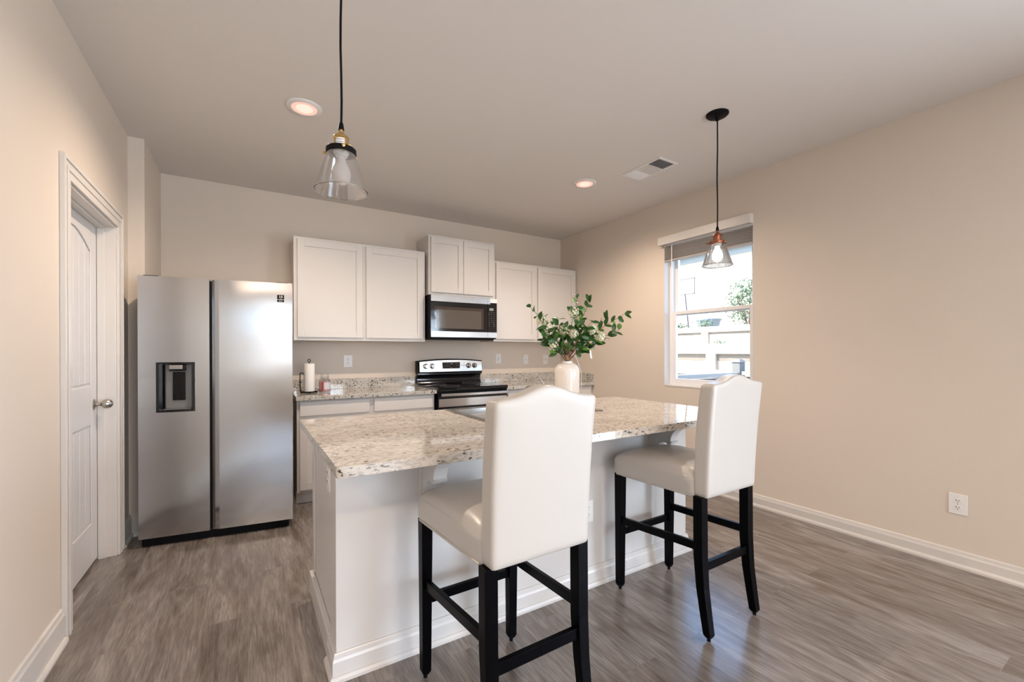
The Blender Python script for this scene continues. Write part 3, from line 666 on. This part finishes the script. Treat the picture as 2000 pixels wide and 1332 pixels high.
# ------------------------------------------------------------------ bar stools
def make_stool():
    # local frame: front (toward island) +Y, origin on floor under the middle; rear feet at y=-.245, front feet at y=+.245
    s = thing('bar_stool', '', 'bar stool')
    zb = .605
    def seatf(p, u):
        x, y, z = p
        t = (y+.255)/.53; wsc = .86+.14*max(0, min(1, t)); x *= wsc
        k = (1-abs(u[0])**2.6)*(1-abs(u[1])**2.6)
        if u[2] > .99: z += .046*max(0, k)
        elif u[2] > 0: z += 0
        return Vector((x, y, z))
    MB().rbox(-.222, .222, -.20, .275, zb, .708, .022, 15, seatf).build('seat', leather_m, s, smooth=True)
    # welt along the lower edge of the seat
    MB().tube([(-.194, -.19, zb+.012), (-.2175, .20, zb+.012), (-.219, .245, zb+.012), (-.212, .264, zb+.012), (-.19, .272, zb+.012), (.19, .272, zb+.012), (.212, .264, zb+.012), (.219, .245, zb+.012), (.2175, .20, zb+.012), (.194, -.19, zb+.012)], .004, 8).build('piping', leather_m, s, smooth=True)
    zt = 1.128
    def crest(x):
        a = abs(x)/.19
        if a > .80: return 0.0
        return .034*(.5+.5*math.cos(PI*a/.80))**1.15
    def backf(p, u):
        x, y, z = p; t = (z-.617)/(zt-.617)
        z = z + crest(x)*max(0, t)**1.5 - .006*abs(x/.19)**6*max(0, t)
        wsc = 1+.035*t; x *= wsc
        y = y - .024*t - .012*t*t + .010*math.sin(PI*min(1, max(0, t)))*(1 if u[1] > 0 else .3)
        return Vector((x, y, z))
    MB().rbox(-.190, .190, -.262, -.192, .617, zt, .016, 17, backf).build('backrest', leather_m, s, smooth=True)
    a = .022
    for sx in (-1, 1):
        q = MB(); x = sx*.198; y = .245     # front leg, tapering
        q.hexa([(x-a*.8, y-a*.8, .028), (x+a*.8, y-a*.8, .028), (x+a*.8, y+a*.8, .028), (x-a*.8, y+a*.8, .028)], [(x-a, y-a-.002, .62), (x+a, y-a-.002, .62), (x+a, y+a-.002, .62), (x-a, y+a-.002, .62)])
        q.hexa([(x-a*.45, y-a*.45, .012), (x+a*.45, y-a*.45, .012), (x+a*.45, y+a*.45, .012), (x-a*.45, y+a*.45, .012)], [(x-a*.8, y-a*.8, .028), (x+a*.8, y-a*.8, .028), (x+a*.8, y+a*.8, .028), (x-a*.8, y+a*.8, .028)])
        lg = q.build('leg', wood_m, s, bevel=.002)
        MB().cyl((x, y, 0), .008, 'Z', .0125, 14).build('glide', blk_m, lg)
        x = sx*.180; secs = [(.012, -.262, .45), (.026, -.262, .8), (.10, -.250, .85), (.22, -.232, .92), (.36, -.222, 1), (.62, -.220, 1)]
        q = MB()
        for (z0, ya, s0), (z1, yb, s1) in zip(secs, secs[1:]):
            q.hexa([(x-a*s0, ya-a*s0, z0), (x+a*s0, ya-a*s0, z0), (x+a*s0, ya+a*s0, z0), (x-a*s0, ya+a*s0, z0)], [(x-a*s1, yb-a*s1, z1), (x+a*s1, yb-a*s1, z1), (x+a*s1, yb+a*s1, z1), (x-a*s1, yb+a*s1, z1)])
        bmesh.ops.remove_doubles(q.bm, verts=q.bm.verts[:], dist=1e-5)
        inner = [f_ for f_ in q.bm.faces if len(f_.verts) == 4 and abs(f_.normal.z) > .9 and .02 < f_.calc_center_median().z < .6]
        bmesh.ops.delete(q.bm, geom=inner, context='FACES_ONLY')
        lg = q.build('leg', wood_m, s, bevel=.002)
        MB().cyl((x, -.262, 0), .008, 'Z', .0125, 14).build('glide', blk_m, lg)
        q = MB(); q.hexa([(sx*.182-.009, -.222+.018, .378), (sx*.182+.009, -.222+.018, .378), (sx*.198+.009, .243-.018, .352), (sx*.198-.009, .243-.018, .352)], [(sx*.182-.009, -.222+.018, .414), (sx*.182+.009, -.222+.018, .414), (sx*.198+.009, .243-.018, .388), (sx*.198-.009, .243-.018, .388)])
        q.build('side_stretcher', wood_m, s, bevel=.0015)
    MB().box(-.180, .180, .236, .254, .286, .322).build('front_stretcher', wood_m, s, bevel=.0015)
    MB().box(-.162, .162, -.238, -.218, .288, .326).build('rear_stretcher', wood_m, s, bevel=.0015)
    return s
s1 = make_stool()
tag(s1, 'white leather bar stool nearest the camera, hiding part of the sink', 'bar stool', 'bar stools at the island')
s1.location = (.792, 1.372, 0); s1.rotation_euler = (0, 0, R(1.2))
s2 = copy_tree(s1)
tag(s2, 'white leather bar stool at the right end, in front of the window', 'bar stool', 'bar stools at the island')
s2.location = (1.898, 1.428, 0); s2.rotation_euler = (0, 0, R(.4))

# ------------------------------------------------------------------ ceiling fixtures
def downlight(x, y, label):
    t = thing('recessed_light', label, 'ceiling light', (x, y, H), group='recessed ceiling lights')
    MB().lathe([(.100, 0), (.100, -.004), (.094, -.008), (.074, -.010), (.070, -.006), (.070, 0)], 48, closed=True).build('trim_ring', plast_m, t, smooth=True)
    ln = MB().lathe([(0, -.009), (.0695, -.009), (.0695, -.001), (0, -.001)], 48).build('lens', lens_m, t)
    MB().lathe([(0, -.0105), (.047, -.0105), (.047, -.0093), (0, -.0093)], 40).build('lens_centre', lensc_m, ln)
    lamp('downlight_beam', 'SPOT', (x, y, H-.013), 55, (1, .80, .64), aim=(0, 0, -1), spot_size=R(160), spot_blend=.9, shadow_soft_size=0)
downlight(.300, 2.900, 'lit round recessed ceiling light left, beside the nearer pendant cord')
downlight(2.541, 2.922, 'lit round recessed ceiling light right, left of the air vent')
for (x, y) in ((-1.6, -1.2), (.9, -1.2), (-1.6, -3.6), (1.6, -3.6)):
    t = lamp('ceiling_fill_disk', 'AREA', (x, y, H-.03), 17, (1, .76, .58), aim=(0, 0, -1), shape='DISK', size=.16)  # added disks for ambient fill, no fixtures known here

def pendant(x, y, lab, metal, collar, bulbm, zr, cord_pts=None, sticker=False, rz=0):
    p = thing('pendant_lamp', lab, 'pendant light', (x, y, H), rz, group='pendant lamps over the island')
    MB().lathe([(0, 0), (.066, 0), (.066, -.006), (.058, -.014), (.030, -.019), (.014, -.022), (.012, -.040), (0, -.042)], 40).build('canopy', blk_m, p, smooth=True)
    z = zr - H                                    # rim of the shade
    zt = z + .150
    MB().tube([(0, 0, -.03)] + [(.0015*math.sin(k*1.3), .001*math.cos(k*1.7), -.03 + (zt+.075+.03)*k/7) for k in range(1, 7)] + [(0, 0, zt+.075)], .0042, 8).build('cord', blk_m, p, smooth=True)
    MB().lathe([(0, zt+.092), (.006, zt+.092), (.008, zt+.084), (.009, zt+.076), (.0105, zt+.066), (0, zt+.066)], 20).build('cord_grip', blk_m, p, smooth=True)
    MB().lathe([(0, zt+.068), (.0075, zt+.067), (.0075, zt+.056), (.012, zt+.053), (.0165, zt+.048), (.017, zt+.045), (.024, zt+.043), (.0265, zt+.039), (.0265, zt+.034), (.0245, zt+.032), (.0245, zt-.010), (0, zt-.010)], 32).build('socket', metal, p, smooth=True)
    MB().cyl((.023, 0, zt+.022), .004, 'X', .012, 12).build('socket_key', metal, p)
    cl = MB().lathe([(.012, zt+.003), (.048, zt-.001), (.051, zt-.004), (.051, zt-.018), (.047, zt-.018), (.046, zt-.008), (.012, zt-.005)], 40, closed=True).build('collar', collar, p, smooth=True)
    for k in range(3):
        an = 2*PI*k/3+.3; MB().lathe([(0, 0), (.003, 0), (.003, .010), (.0055, .010), (.0055, .016), (0, .017)], 12, RZ(an) @ T(.048, 0, zt-.012) @ Matrix.Rotation(PI/2, 4, 'Y')).build('thumb_screw', metal, cl)
    MB().lathe([(.0455, zt-.011), (.088, z+.001), (.0895, z-.001), (.088, z-.002), (.0855, z+.0005), (.0432, zt-.011)], 56, closed=True).build('glass_shade', shade_m, p, smooth=True)
    MB().lathe([(.0875, z+.0025), (.0905, z+.001), (.0905, z-.002), (.0875, z-.0035), (.0855, z-.001)], 56, closed=True).build('shade_rim', rim_m, p, smooth=True)
    MB().lathe([(0, zt-.011), (.026, zt-.011), (.026, zt-.018), (.021, zt-.022), (.020, zt-.030), (.016, zt-.032), (0, zt-.032)], 28).build('lamp_holder', plast_m, p, smooth=True)
    MB().lathe([(0, zt-.030), (.0135, zt-.030), (.014, zt-.040), (.018, zt-.052), (.026, zt-.066), (.0315, zt-.082), (.0325, zt-.096), (.029, zt-.111), (.019, zt-.123), (.009, zt-.128), (0, zt-.129)], 32).build('bulb', bulbm, p, smooth=True)
    if sticker:
        stk = MB()
        n = 8
        for k in range(n):
            a0 = R(205+k*9); a1 = R(205+(k+1)*9); r_ = .0250
            v = [stk.bm.verts.new((r_*math.cos(a), r_*math.sin(a), zz)) for a, zz in ((a0, zt+.008), (a1, zt+.008), (a1, zt+.029), (a0, zt+.029))]
            stk.bm.faces.new(v)
        so = stk.build('rating_label', tag_m, p, smooth=True)
        for r2, body in enumerate(('lines of print', 'lines of print')):
            text(body, .0055, 'label_writing', grey_m, so, RZ(R(241-270)) @ T(0, -.0256, zt+.023-.0085*r2) @ FACE_MY)
    return p
pendant(.287, 1.630, 'unlit clear glass cone pendant with brass socket, nearer the camera', brass_m, blk_m, bulb_m, 1.838, sticker=True, rz=R(10))
p2 = pendant(2.511, 1.642, 'lit clear glass cone pendant with copper socket, in front of window', copper_m, copper_m, bulb_lit_m, 1.805)
lamp('pendant_bulb_light', 'SPOT', (2.511, 1.642, 1.800), 5, (1, .80, .60), aim=(0, 0, -1), spot_size=R(150), spot_blend=1, shadow_soft_size=0)

vt = thing('ceiling_vent', 'white three-section ceiling air vent near the right pendant canopy', 'vent', (2.791, 2.427, H))
q = MB(); vx, vy = .108, .198
q.box(-vx, vx, -vy, -vy+.022, -.006, 0).box(-vx, vx, vy-.022, vy, -.006, 0).box(-vx, -vx+.022, -vy+.022, vy-.022, -.006, 0).box(vx-.022, vx, -vy+.022, vy-.022, -.006, 0)
for yy in (-.060, .060): q.box(-vx+.022, vx-.022, yy-.006, yy+.006, -.006, 0)
q.build('frame', plast_m, vt, bevel=.002)
MB().box(-vx+.02, vx-.02, -vy+.02, vy-.02, -.0012, -.0002).build('duct_opening', blk_m, vt)
q = MB()
for sct, (ya, yb) in enumerate(((-.174, -.068), (-.052, .052), (.068, .174))):
    if sct == 1:
        for k in range(12):
            x = -.082+.0149*k; q.box(-.0005, .0005, ya, yb, -.007, .007, T(x, 0, -.006) @ Matrix.Rotation(R(-50), 4, 'Y'))
    else:
        for k in range(8):
            y = ya+.006+(yb-ya-.012)*k/7; q.box(-vx+.022, vx-.022, -.0005, .0005, -.0065, .0065, T(0, y, -.006) @ Matrix.Rotation(R(-52 if sct == 0 else 52), 4, 'X'))
q.build('louvres', plast_m, vt)

# ------------------------------------------------------------------ small things on the counter
ph = thing('paper_towel_holder', 'black wire paper towel holder by the refrigerator', 'paper towel holder', (.470, 4.235, CZ1))
q = MB(); n = 40
q.tube([(.070*math.cos(2*PI*k/n), .070*math.sin(2*PI*k/n), .010) for k in range(n+1)], .004, 8)
q.tube([(-.07, 0, .010), (.07, 0, .010)], .003, 8)
for k in range(3): an = 2*PI*k/3+.5; q.lathe([(0, 0), (.006, 0), (.006, .008), (0, .008)], 10, T(.070*math.cos(an), .070*math.sin(an), 0))
q.build('base_ring', blk_m, ph)
MB().tube([(0, 0, .01), (0, 0, .278)] + [(.011*math.sin(t), 0, .289-.011*math.cos(t)) for t in [2*PI*k/14 for k in range(15)]], .003, 8).build('centre_post', blk_m, ph)
q = MB()
for dx_ in (-.012, .012):
    q.tube([(-.070, dx_, .010), (-.074, dx_, .10), (-.074, dx_, .165)] + [(-.074+.014*(1-math.cos(t)), dx_*1.0, .165+.016*math.sin(t)) for t in [PI*k/8 for k in range(1, 9)]], .003, 8)
q.build('side_arm', blk_m, ph)
tr = MB().lathe([(.010, .016), (.044, .016), (.045, .018), (.045, .260), (.044, .262), (.010, .262)], 40, T(.470, 4.235, CZ1), closed=True).build('paper_towel_roll', paper_m, smooth=True)
tag(tr, 'white roll of paper towels on the black wire holder', 'paper towel')
cj = thing('candle_jar', 'pink candle in a clear glass jar beside the paper towels', 'candle', (.600, 4.250, CZ1))
MB().lathe([(0, .001), (.044, .001), (.049, .006), (.050, .020), (.050, .100), (.045, .116), (.034, .124), (.033, .128), (.033, .134), (.031, .134), (.031, .124), (.043, .112), (.047, .098), (.047, .012), (.040, .006), (0, .005)], 40).build('jar', jar_m, cj, smooth=True)
MB().lathe([(0, .0065), (.040, .0075), (.0465, .013), (.0465, .094), (0, .092)], 36).build('wax', wax_m, cj, smooth=True)
ld = MB().lathe([(0, .1345), (.038, .1345), (.041, .138), (.041, .142), (.034, .144), (.036, .160), (.034, .164), (0, .165)], 36).build('lid', jar_m, cj, smooth=True)
lb = MB()
for k in range(7):
    a0 = R(255+k*12); a1 = R(267+k*12); r_ = .0504
    lb.bm.faces.new([lb.bm.verts.new((r_*math.cos(a), r_*math.sin(a), zz)) for a, zz in ((a0, .028), (a1, .028), (a1, .090), (a0, .090))])
lb.build('label', mat('pale_label', (.62, .58, .62), .5), cj, smooth=True)

# ------------------------------------------------------------------ vase with flowers
VX, VY = 1.446, 1.806
vs = MB().lathe([(0, .001), (.050, .001), (.058, .006), (.062, .03), (.0645, .10), (.0655, .20), (.0655, .262), (.063, .276), (.055, .290), (.043, .299), (.034, .303), (.029, .304), (.0285, .314), (.0245, .314), (.0245, .300), (.040, .292), (.054, .276), (.058, .25), (.056, .03), (0, .010)], 56,
    T(VX, VY, IZ1)).build('vase', vase_m, smooth=True)
tag(vs, 'cream ceramic bottle vase on the island holding leafy branches', 'vase')
fb = thing('flower_branches', 'artificial green leafy branches with cream hydrangea clusters in the vase', 'flowers', (VX, VY, IZ1+.316))
rnd = random.Random(11)
right = Vector((cy, -sy, 0)); deep = Vector((sy, cy, 0))
stems = MB(); ld_ = MB(); ll_ = MB()
def leaf(mb, p, d, n, L, w_):
    d = d.normalized(); s_ = d.cross(n).normalized(); nn = s_.cross(d).normalized()
    prof = [(0, .03), (.12, .45), (.3, .86), (.5, 1.0), (.7, .85), (.87, .5), (1, .02)]
    rows = []
    for t, wd in prof:
        c = p + d*(L*t) - nn*(L*.22*t*t); hw_ = w_*wd/2
        rows.append([mb.bm.verts.new(c - s_*hw_ + nn*hw_*.25), mb.bm.verts.new(c), mb.bm.verts.new(c + s_*hw_ + nn*hw_*.25)])
    for a, b in zip(rows, rows[1:]):
        mb.bm.faces.new((a[0], b[0], b[1], a[1])); mb.bm.faces.new((a[1], b[1], b[2], a[2]))
def blossom(c, R_):
    q = MB()
    for k in range(46):
        z = 1-2*(k+.5)/46; an = k*2.39996; rr = math.sqrt(1-z*z)
        n = Vector((rr*math.cos(an), rr*math.sin(an), z)); o = c + n*R_*rnd.uniform(.78, 1.1)
        a = n.orthogonal().normalized(); b = n.cross(a); s_ = rnd.uniform(.0055, .0085); ph_ = rnd.random()*PI
        for j in range(4):
            t = ph_+j*PI/2; dd = math.cos(t)*a+math.sin(t)*b; e_ = n.cross(dd)
            q.bm.faces.new([q.bm.verts.new(v) for v in (o, o+dd*s_*.6+e_*s_*.5+n*.001, o+dd*s_*1.25+n*.003, o+dd*s_*.6-e_*s_*.5+n*.001)])
    q.lathe([(0, -.45*R_), (.42*R_, 0), (0, .45*R_)], 6, T(*c))
    return q.build('blossom_cluster', flow_m, fb)
# branches: (tip in the plane facing the room: sideways, up, depth), blossom flag
tips = [((-.195, .285, .02), 1), ((-.150, .215, -.05), 1), ((-.125, .11, .03), 1), ((-.05, .215, -.02), 1), ((.060, .335, .02), 1), ((.135, .315, .05), 0),
        ((.20, .215, -.02), 1), ((.285, .165, .03), 1), ((.295, .245, -.03), 0), ((.045, .185, -.06), 1), ((.18, .10, .04), 0), ((.02, .09, .07), 1), ((-.09, .15, .08), 0), ((.12, .20, -.08), 0)]
for (tx, tz, ty), bf in tips:
    tip = right*tx + deep*ty + Vector((0, 0, tz)); n = 12; path = []
    for k in range(n+1):
        t = k/n
        path.append(Vector((0, 0, -.02)) + right*(tx*t**1.45) + deep*(ty*t**1.3) + Vector((0, 0, (tz+.02)*t**.92)) + Vector((math.sin(t*7+tx*30), math.cos(t*6+tz*40), 0))*.004*t)
    stems.tube(path, .0026, 6, .0010)
    for k in range(4, n+1):
        if rnd.random() < .93:
            for sd in (-1, 1):
                p = path[k]; d = (path[k]-path[k-1]).normalized()
                side = d.cross(Vector((rnd.uniform(-.5, .5), rnd.uniform(-.5, .5), rnd.uniform(-1, 1)))).normalized()*sd
                dd = d*rnd.uniform(.2, .9) + side*rnd.uniform(.6, 1) + Vector((0, 0, rnd.uniform(-.3, .4)))
                L = rnd.uniform(.036, .058); leaf(ld_ if rnd.random() < .72 else ll_, p, dd, -deep*.8+Vector((rnd.uniform(-.6, .6), rnd.uniform(-.6, .6), rnd.uniform(0, 1))), L, L*rnd.uniform(.44, .56))
    if bf:
        blossom(path[n-3] + Vector((rnd.uniform(-.012, .012), rnd.uniform(-.012, .012), .005))-deep*.012, rnd.uniform(.021, .030))
for k in range(40):
    p = right*rnd.uniform(-.12, .13) + deep*rnd.uniform(-.07, .07) + Vector((0, 0, rnd.uniform(.10, .19)))
    L = rnd.uniform(.036, .052); leaf(ld_, p, Vector((rnd.uniform(-1, 1), rnd.uniform(-1, 1), rnd.uniform(-.8, .9))), -deep+Vector((rnd.uniform(-.5, .5), rnd.uniform(-.5, .5), rnd.uniform(-.5, .8))), L, L*.5)
stems.build('stems', stem_m, fb, smooth=True)
o = ld_.build('dark_leaves', leafd_m, fb, smooth=True); o = ll_.build('light_leaves', leafl_m, fb, smooth=True)
q = MB()
for k in range(5): q.lathe([(.010, -.003), (.0135, 0), (.010, .003)], 16, T(0, 0, .004+.006*k), closed=True)
q.build('twine_wrap', twine_m, fb)
q = MB(); q.tube([(.012, 0, .02), (.03, -.01, .035), (.045, -.015, .022), (.06, -.02, -.01), (.072, -.03, -.06), (.073, -.03, -.15)], .0010, 6)
for k in range(14):
    c = Vector((.03, -.01, .03)); d = Vector((rnd.uniform(-1, 1), rnd.uniform(-1, 1), rnd.uniform(-.3, 1)))*.018; q.tube([c, c+d, c+d*.6+Vector((.008, 0, .006))], .0006, 4)
q.build('clear_tie', tag_m, fb)
lt = right*.118 - deep*.03
q = MB(); b0 = lt + Vector((0, 0, .055)); sd = right*.004
q.bm.faces.new([q.bm.verts.new(v) for v in (b0-sd, b0+sd, b0+sd*1.2+right*.006-Vector((0, 0, .045)), b0-sd*.8+right*.004-Vector((0, 0, .040)))])
o = q.build('paper_tag', tag_m, fb); sm = o.modifiers.new('s', 'SOLIDIFY'); sm.thickness = .0006

# ------------------------------------------------------------------ outdoors, seen through the kitchen window
cream_m = mat('sunlit_retaining_wall', (.46, .39, .31), .9)
capw_m = mat('pale_timber_cap', (.34, .31, .28), .8)
timber_m = mat('weathered_timber', (.13, .125, .12), .85); bump(timber_m, 40, .4)
picket_m = mat('shadowed_pickets', (.17, .14, .11), .9); bump(picket_m, 30, .5, stretch=(1, 12, 1))  # brown shade under the wall caps is put into this colour
grass_m = mat('dry_ground', (.42, .37, .30), .95)
siding_m = mat('cream_siding', (.34, .29, .24), .8)
roof_m = mat('blue_grey_trim', (.18, .21, .235), .7)
bin_m = mat('blue_grey_bin', (.17, .20, .22), .5)
foli_m = mat('pale_green_foliage', (.10, .15, .085), .6)
pole_m = mat('grey_pole', (.05, .045, .05), .5)
q = MB()
q.hexa([(3.75, -30, -.7), (12.15, -30, -.7), (12.15, 50, -.7), (3.75, 50, -.7)], [(3.75, -30, -.35), (12.15, -30, -.30), (12.15, 50, -.25), (3.75, 50, -.30)])
q.box(12.15, 17.2, -30, 50, -.7, 1.22)
q.hexa([(17.2, -30, -.7), (70, -30, -.7), (70, 90, -.7), (17.2, 90, -.7)], [(17.2, -30, 2.05), (70, -30, 7.5), (70, 90, 7.5), (17.2, 90, 2.05)])
q.box(-60, 3.75, -60, RY-.16, -.7, -.12)
gr = q.build('ground', grass_m); gr['kind'] = 'structure'
def retaining(label, x, z0, z1, posts, cap, band):
    t = thing('retaining_wall', label, 'retaining wall', (x, 0, 0))
    MB().box(0, .15, -10, 40, z0-.3, z1).build('wall_face', cream_m, t)
    MB().box(-.10, .18, -10, 40, z1, z1+cap).build('cap', capw_m, t)
    y = -10
    q = MB()
    while y < 40: q.box(-.11, -.02, y, y+.30, z0-.3, z1); y += posts
    q.build('posts', cream_m, t)
    MB().box(-.015, -.002, -10, 40, z1-band, z1).build('shade_picket_band', picket_m, t)
retaining('nearer cream retaining wall with a row of pickets painted in shade brown below its cap', 12.0, -.3, 1.20, 2.55, .30, .20)
retaining('farther cream retaining wall with a thin band of painted brown shade below its cap', 17.0, 1.2, 2.10, 4.3, .24, .09)
fn = thing('timber_fence', 'low weathered grey timber fence with a square corner post', 'fence', (7.0, 4.2, 0))
MB().box(-.075, .075, -.075, .075, -.35, 1.09).build('post', timber_m, fn, bevel=.01)
MB().hexa([(-.09, -.09, 1.09), (.09, -.09, 1.09), (.09, .09, 1.09), (-.09, .09, 1.09)], [(-.04, -.04, 1.14), (.04, -.04, 1.14), (.04, .04, 1.14), (-.04, .04, 1.14)]).build('post_cap', timber_m, fn)
q = MB(); q.box(-.05, .09, .08, 6, .88, .94).box(-.05, .09, -5, -.08, .88, .94).box(-3.2, -.08, -.05, .09, .86, .92); q.build('top_rail', capw_m, fn)
q = MB()
for k in range(5):
    z = .855-.22*k; q.box(0, .03, .08, 6, z-.20, z).box(0, .03, -5, -.08, z-.20, z).box(-3.2, -.08, 0, .03, z-.22, z-.02)
q.build('boards', timber_m, fn)
hs = thing('neighbour_house', 'cream two-storey house on the slope with pale blue trim', 'house', (31, 22, 3.2))
MB().box(0, 8, -11, 12, -.8, 5.7).build('wall', siding_m, hs)
MB().prism([(-.8, 5.7), (8.8, 5.7), (4, 8.2)], 'Y', -11.6, 12.6).build('roof', roof_m, hs)
MB().box(-.05, 0, -11, 12, 5.3, 5.7).build('fascia', roof_m, hs)
for y in (-8.5, 3.6, 7.5):
    o = MB().box(-.08, 0, y, y+1.3, 3.0, 4.5).build('window', vinyl_m, hs); MB().box(-.10, -.081, y+.1, y+1.2, 3.1, 4.4).build('pane', bin_m, o)
for y in (-8.5, -.6, 6.5):
    o = MB().box(-.08, 0, y, y+1.3, .5, 2.0).build('window', vinyl_m, hs); MB().box(-.10, -.081, y+.1, y+1.2, .6, 1.9).build('pane', bin_m, o)
bh = thing('basketball_hoop', 'thin grey basketball hoop pole with square backboard outline', 'basketball hoop', (20.0, 14.7, 2.3))
MB().tube([(0, 0, 0), (0, .25, 2.05)], .035, 10).build('pole', pole_m, bh)
q = MB()
for a, b, c_, d_ in ((-.35, 1.0, 2.0, 2.04), (-.35, 1.0, 2.82, 2.86), (.96, 1.0, 2.0, 2.86), (-.35, -.31, 2.0, 2.86)): q.box(-.02, .02, a, b, c_, d_)
q.build('backboard_frame', pole_m, bh)
MB().box(-.004, .004, -.31, .96, 2.04, 2.82).build('backboard', glass_m, bh)
MB().lathe([(.20, 0), (.225, 0), (.225, .02), (.20, .02)], 20, T(-.28, .30, 2.1), closed=True).build('rim', pole_m, bh)
tb = thing('plastic_tub', 'pale blue plastic tub above the farther retaining wall', 'tub', (19.0, 12.9, 2.15))
MB().lathe([(0, 0), (.42, 0), (.55, .62), (.60, .62), (.60, .68), (.52, .68), (.40, .04), (0, .04)], 28).build('tub_body', bin_m, tb, smooth=True)
def bush(name, label, cat, loc, rx, rz_, n, leafs, seed, trunk=True, group=None):
    r_ = random.Random(seed); t = thing(name, label, cat, loc, group=group); q = MB()
    for k in range(n):
        u = Vector((r_.gauss(0, 1), r_.gauss(0, 1), r_.gauss(0, 1))).normalized()*r_.uniform(.35, 1)
        c = Vector((u.x*rx, u.y*rx, rz_*(1.05+u.z))); d = Vector((r_.uniform(-1, 1), r_.uniform(-1, 1), r_.uniform(-.6, 1)))
        leaf(q, c, d, Vector((r_.uniform(-1, 1), r_.uniform(-1, 1), 1)), leafs, leafs*.5)
    q.build('foliage', foli_m, t)
    q = MB()
    for k in range(5): a = 2*PI*k/5; q.tube([(0, 0, -.1), (rx*.2*math.cos(a), rx*.2*math.sin(a), rz_*.6), (rx*.5*math.cos(a), rx*.5*math.sin(a), rz_*1.3)], .03*rx, 6, .01*rx)
    q.build('branches', stem_m, t)
bush('tree', 'loose pale green tree at the right edge of the window view', 'tree', (19.5, 11.2, 2.2), 1.05, 1.2, 1500, .13, 5)
bush('shrub', 'low green shrub left of the blue tub behind the far wall', 'shrub', (18.6, 14.4, 2.15), .65, .28, 360, .10, 6, group='shrubs on the slope')
bush('shrub', 'low green shrub between the blue tub and the tree', 'shrub', (18.0, 12.35, 2.15), .40, .30, 260, .10, 8, group='shrubs on the slope')
bush('shrub', 'small bright green plant between the two retaining walls', 'shrub', (15.2, 9.85, 1.22), .22, .25, 120, .09, 9)
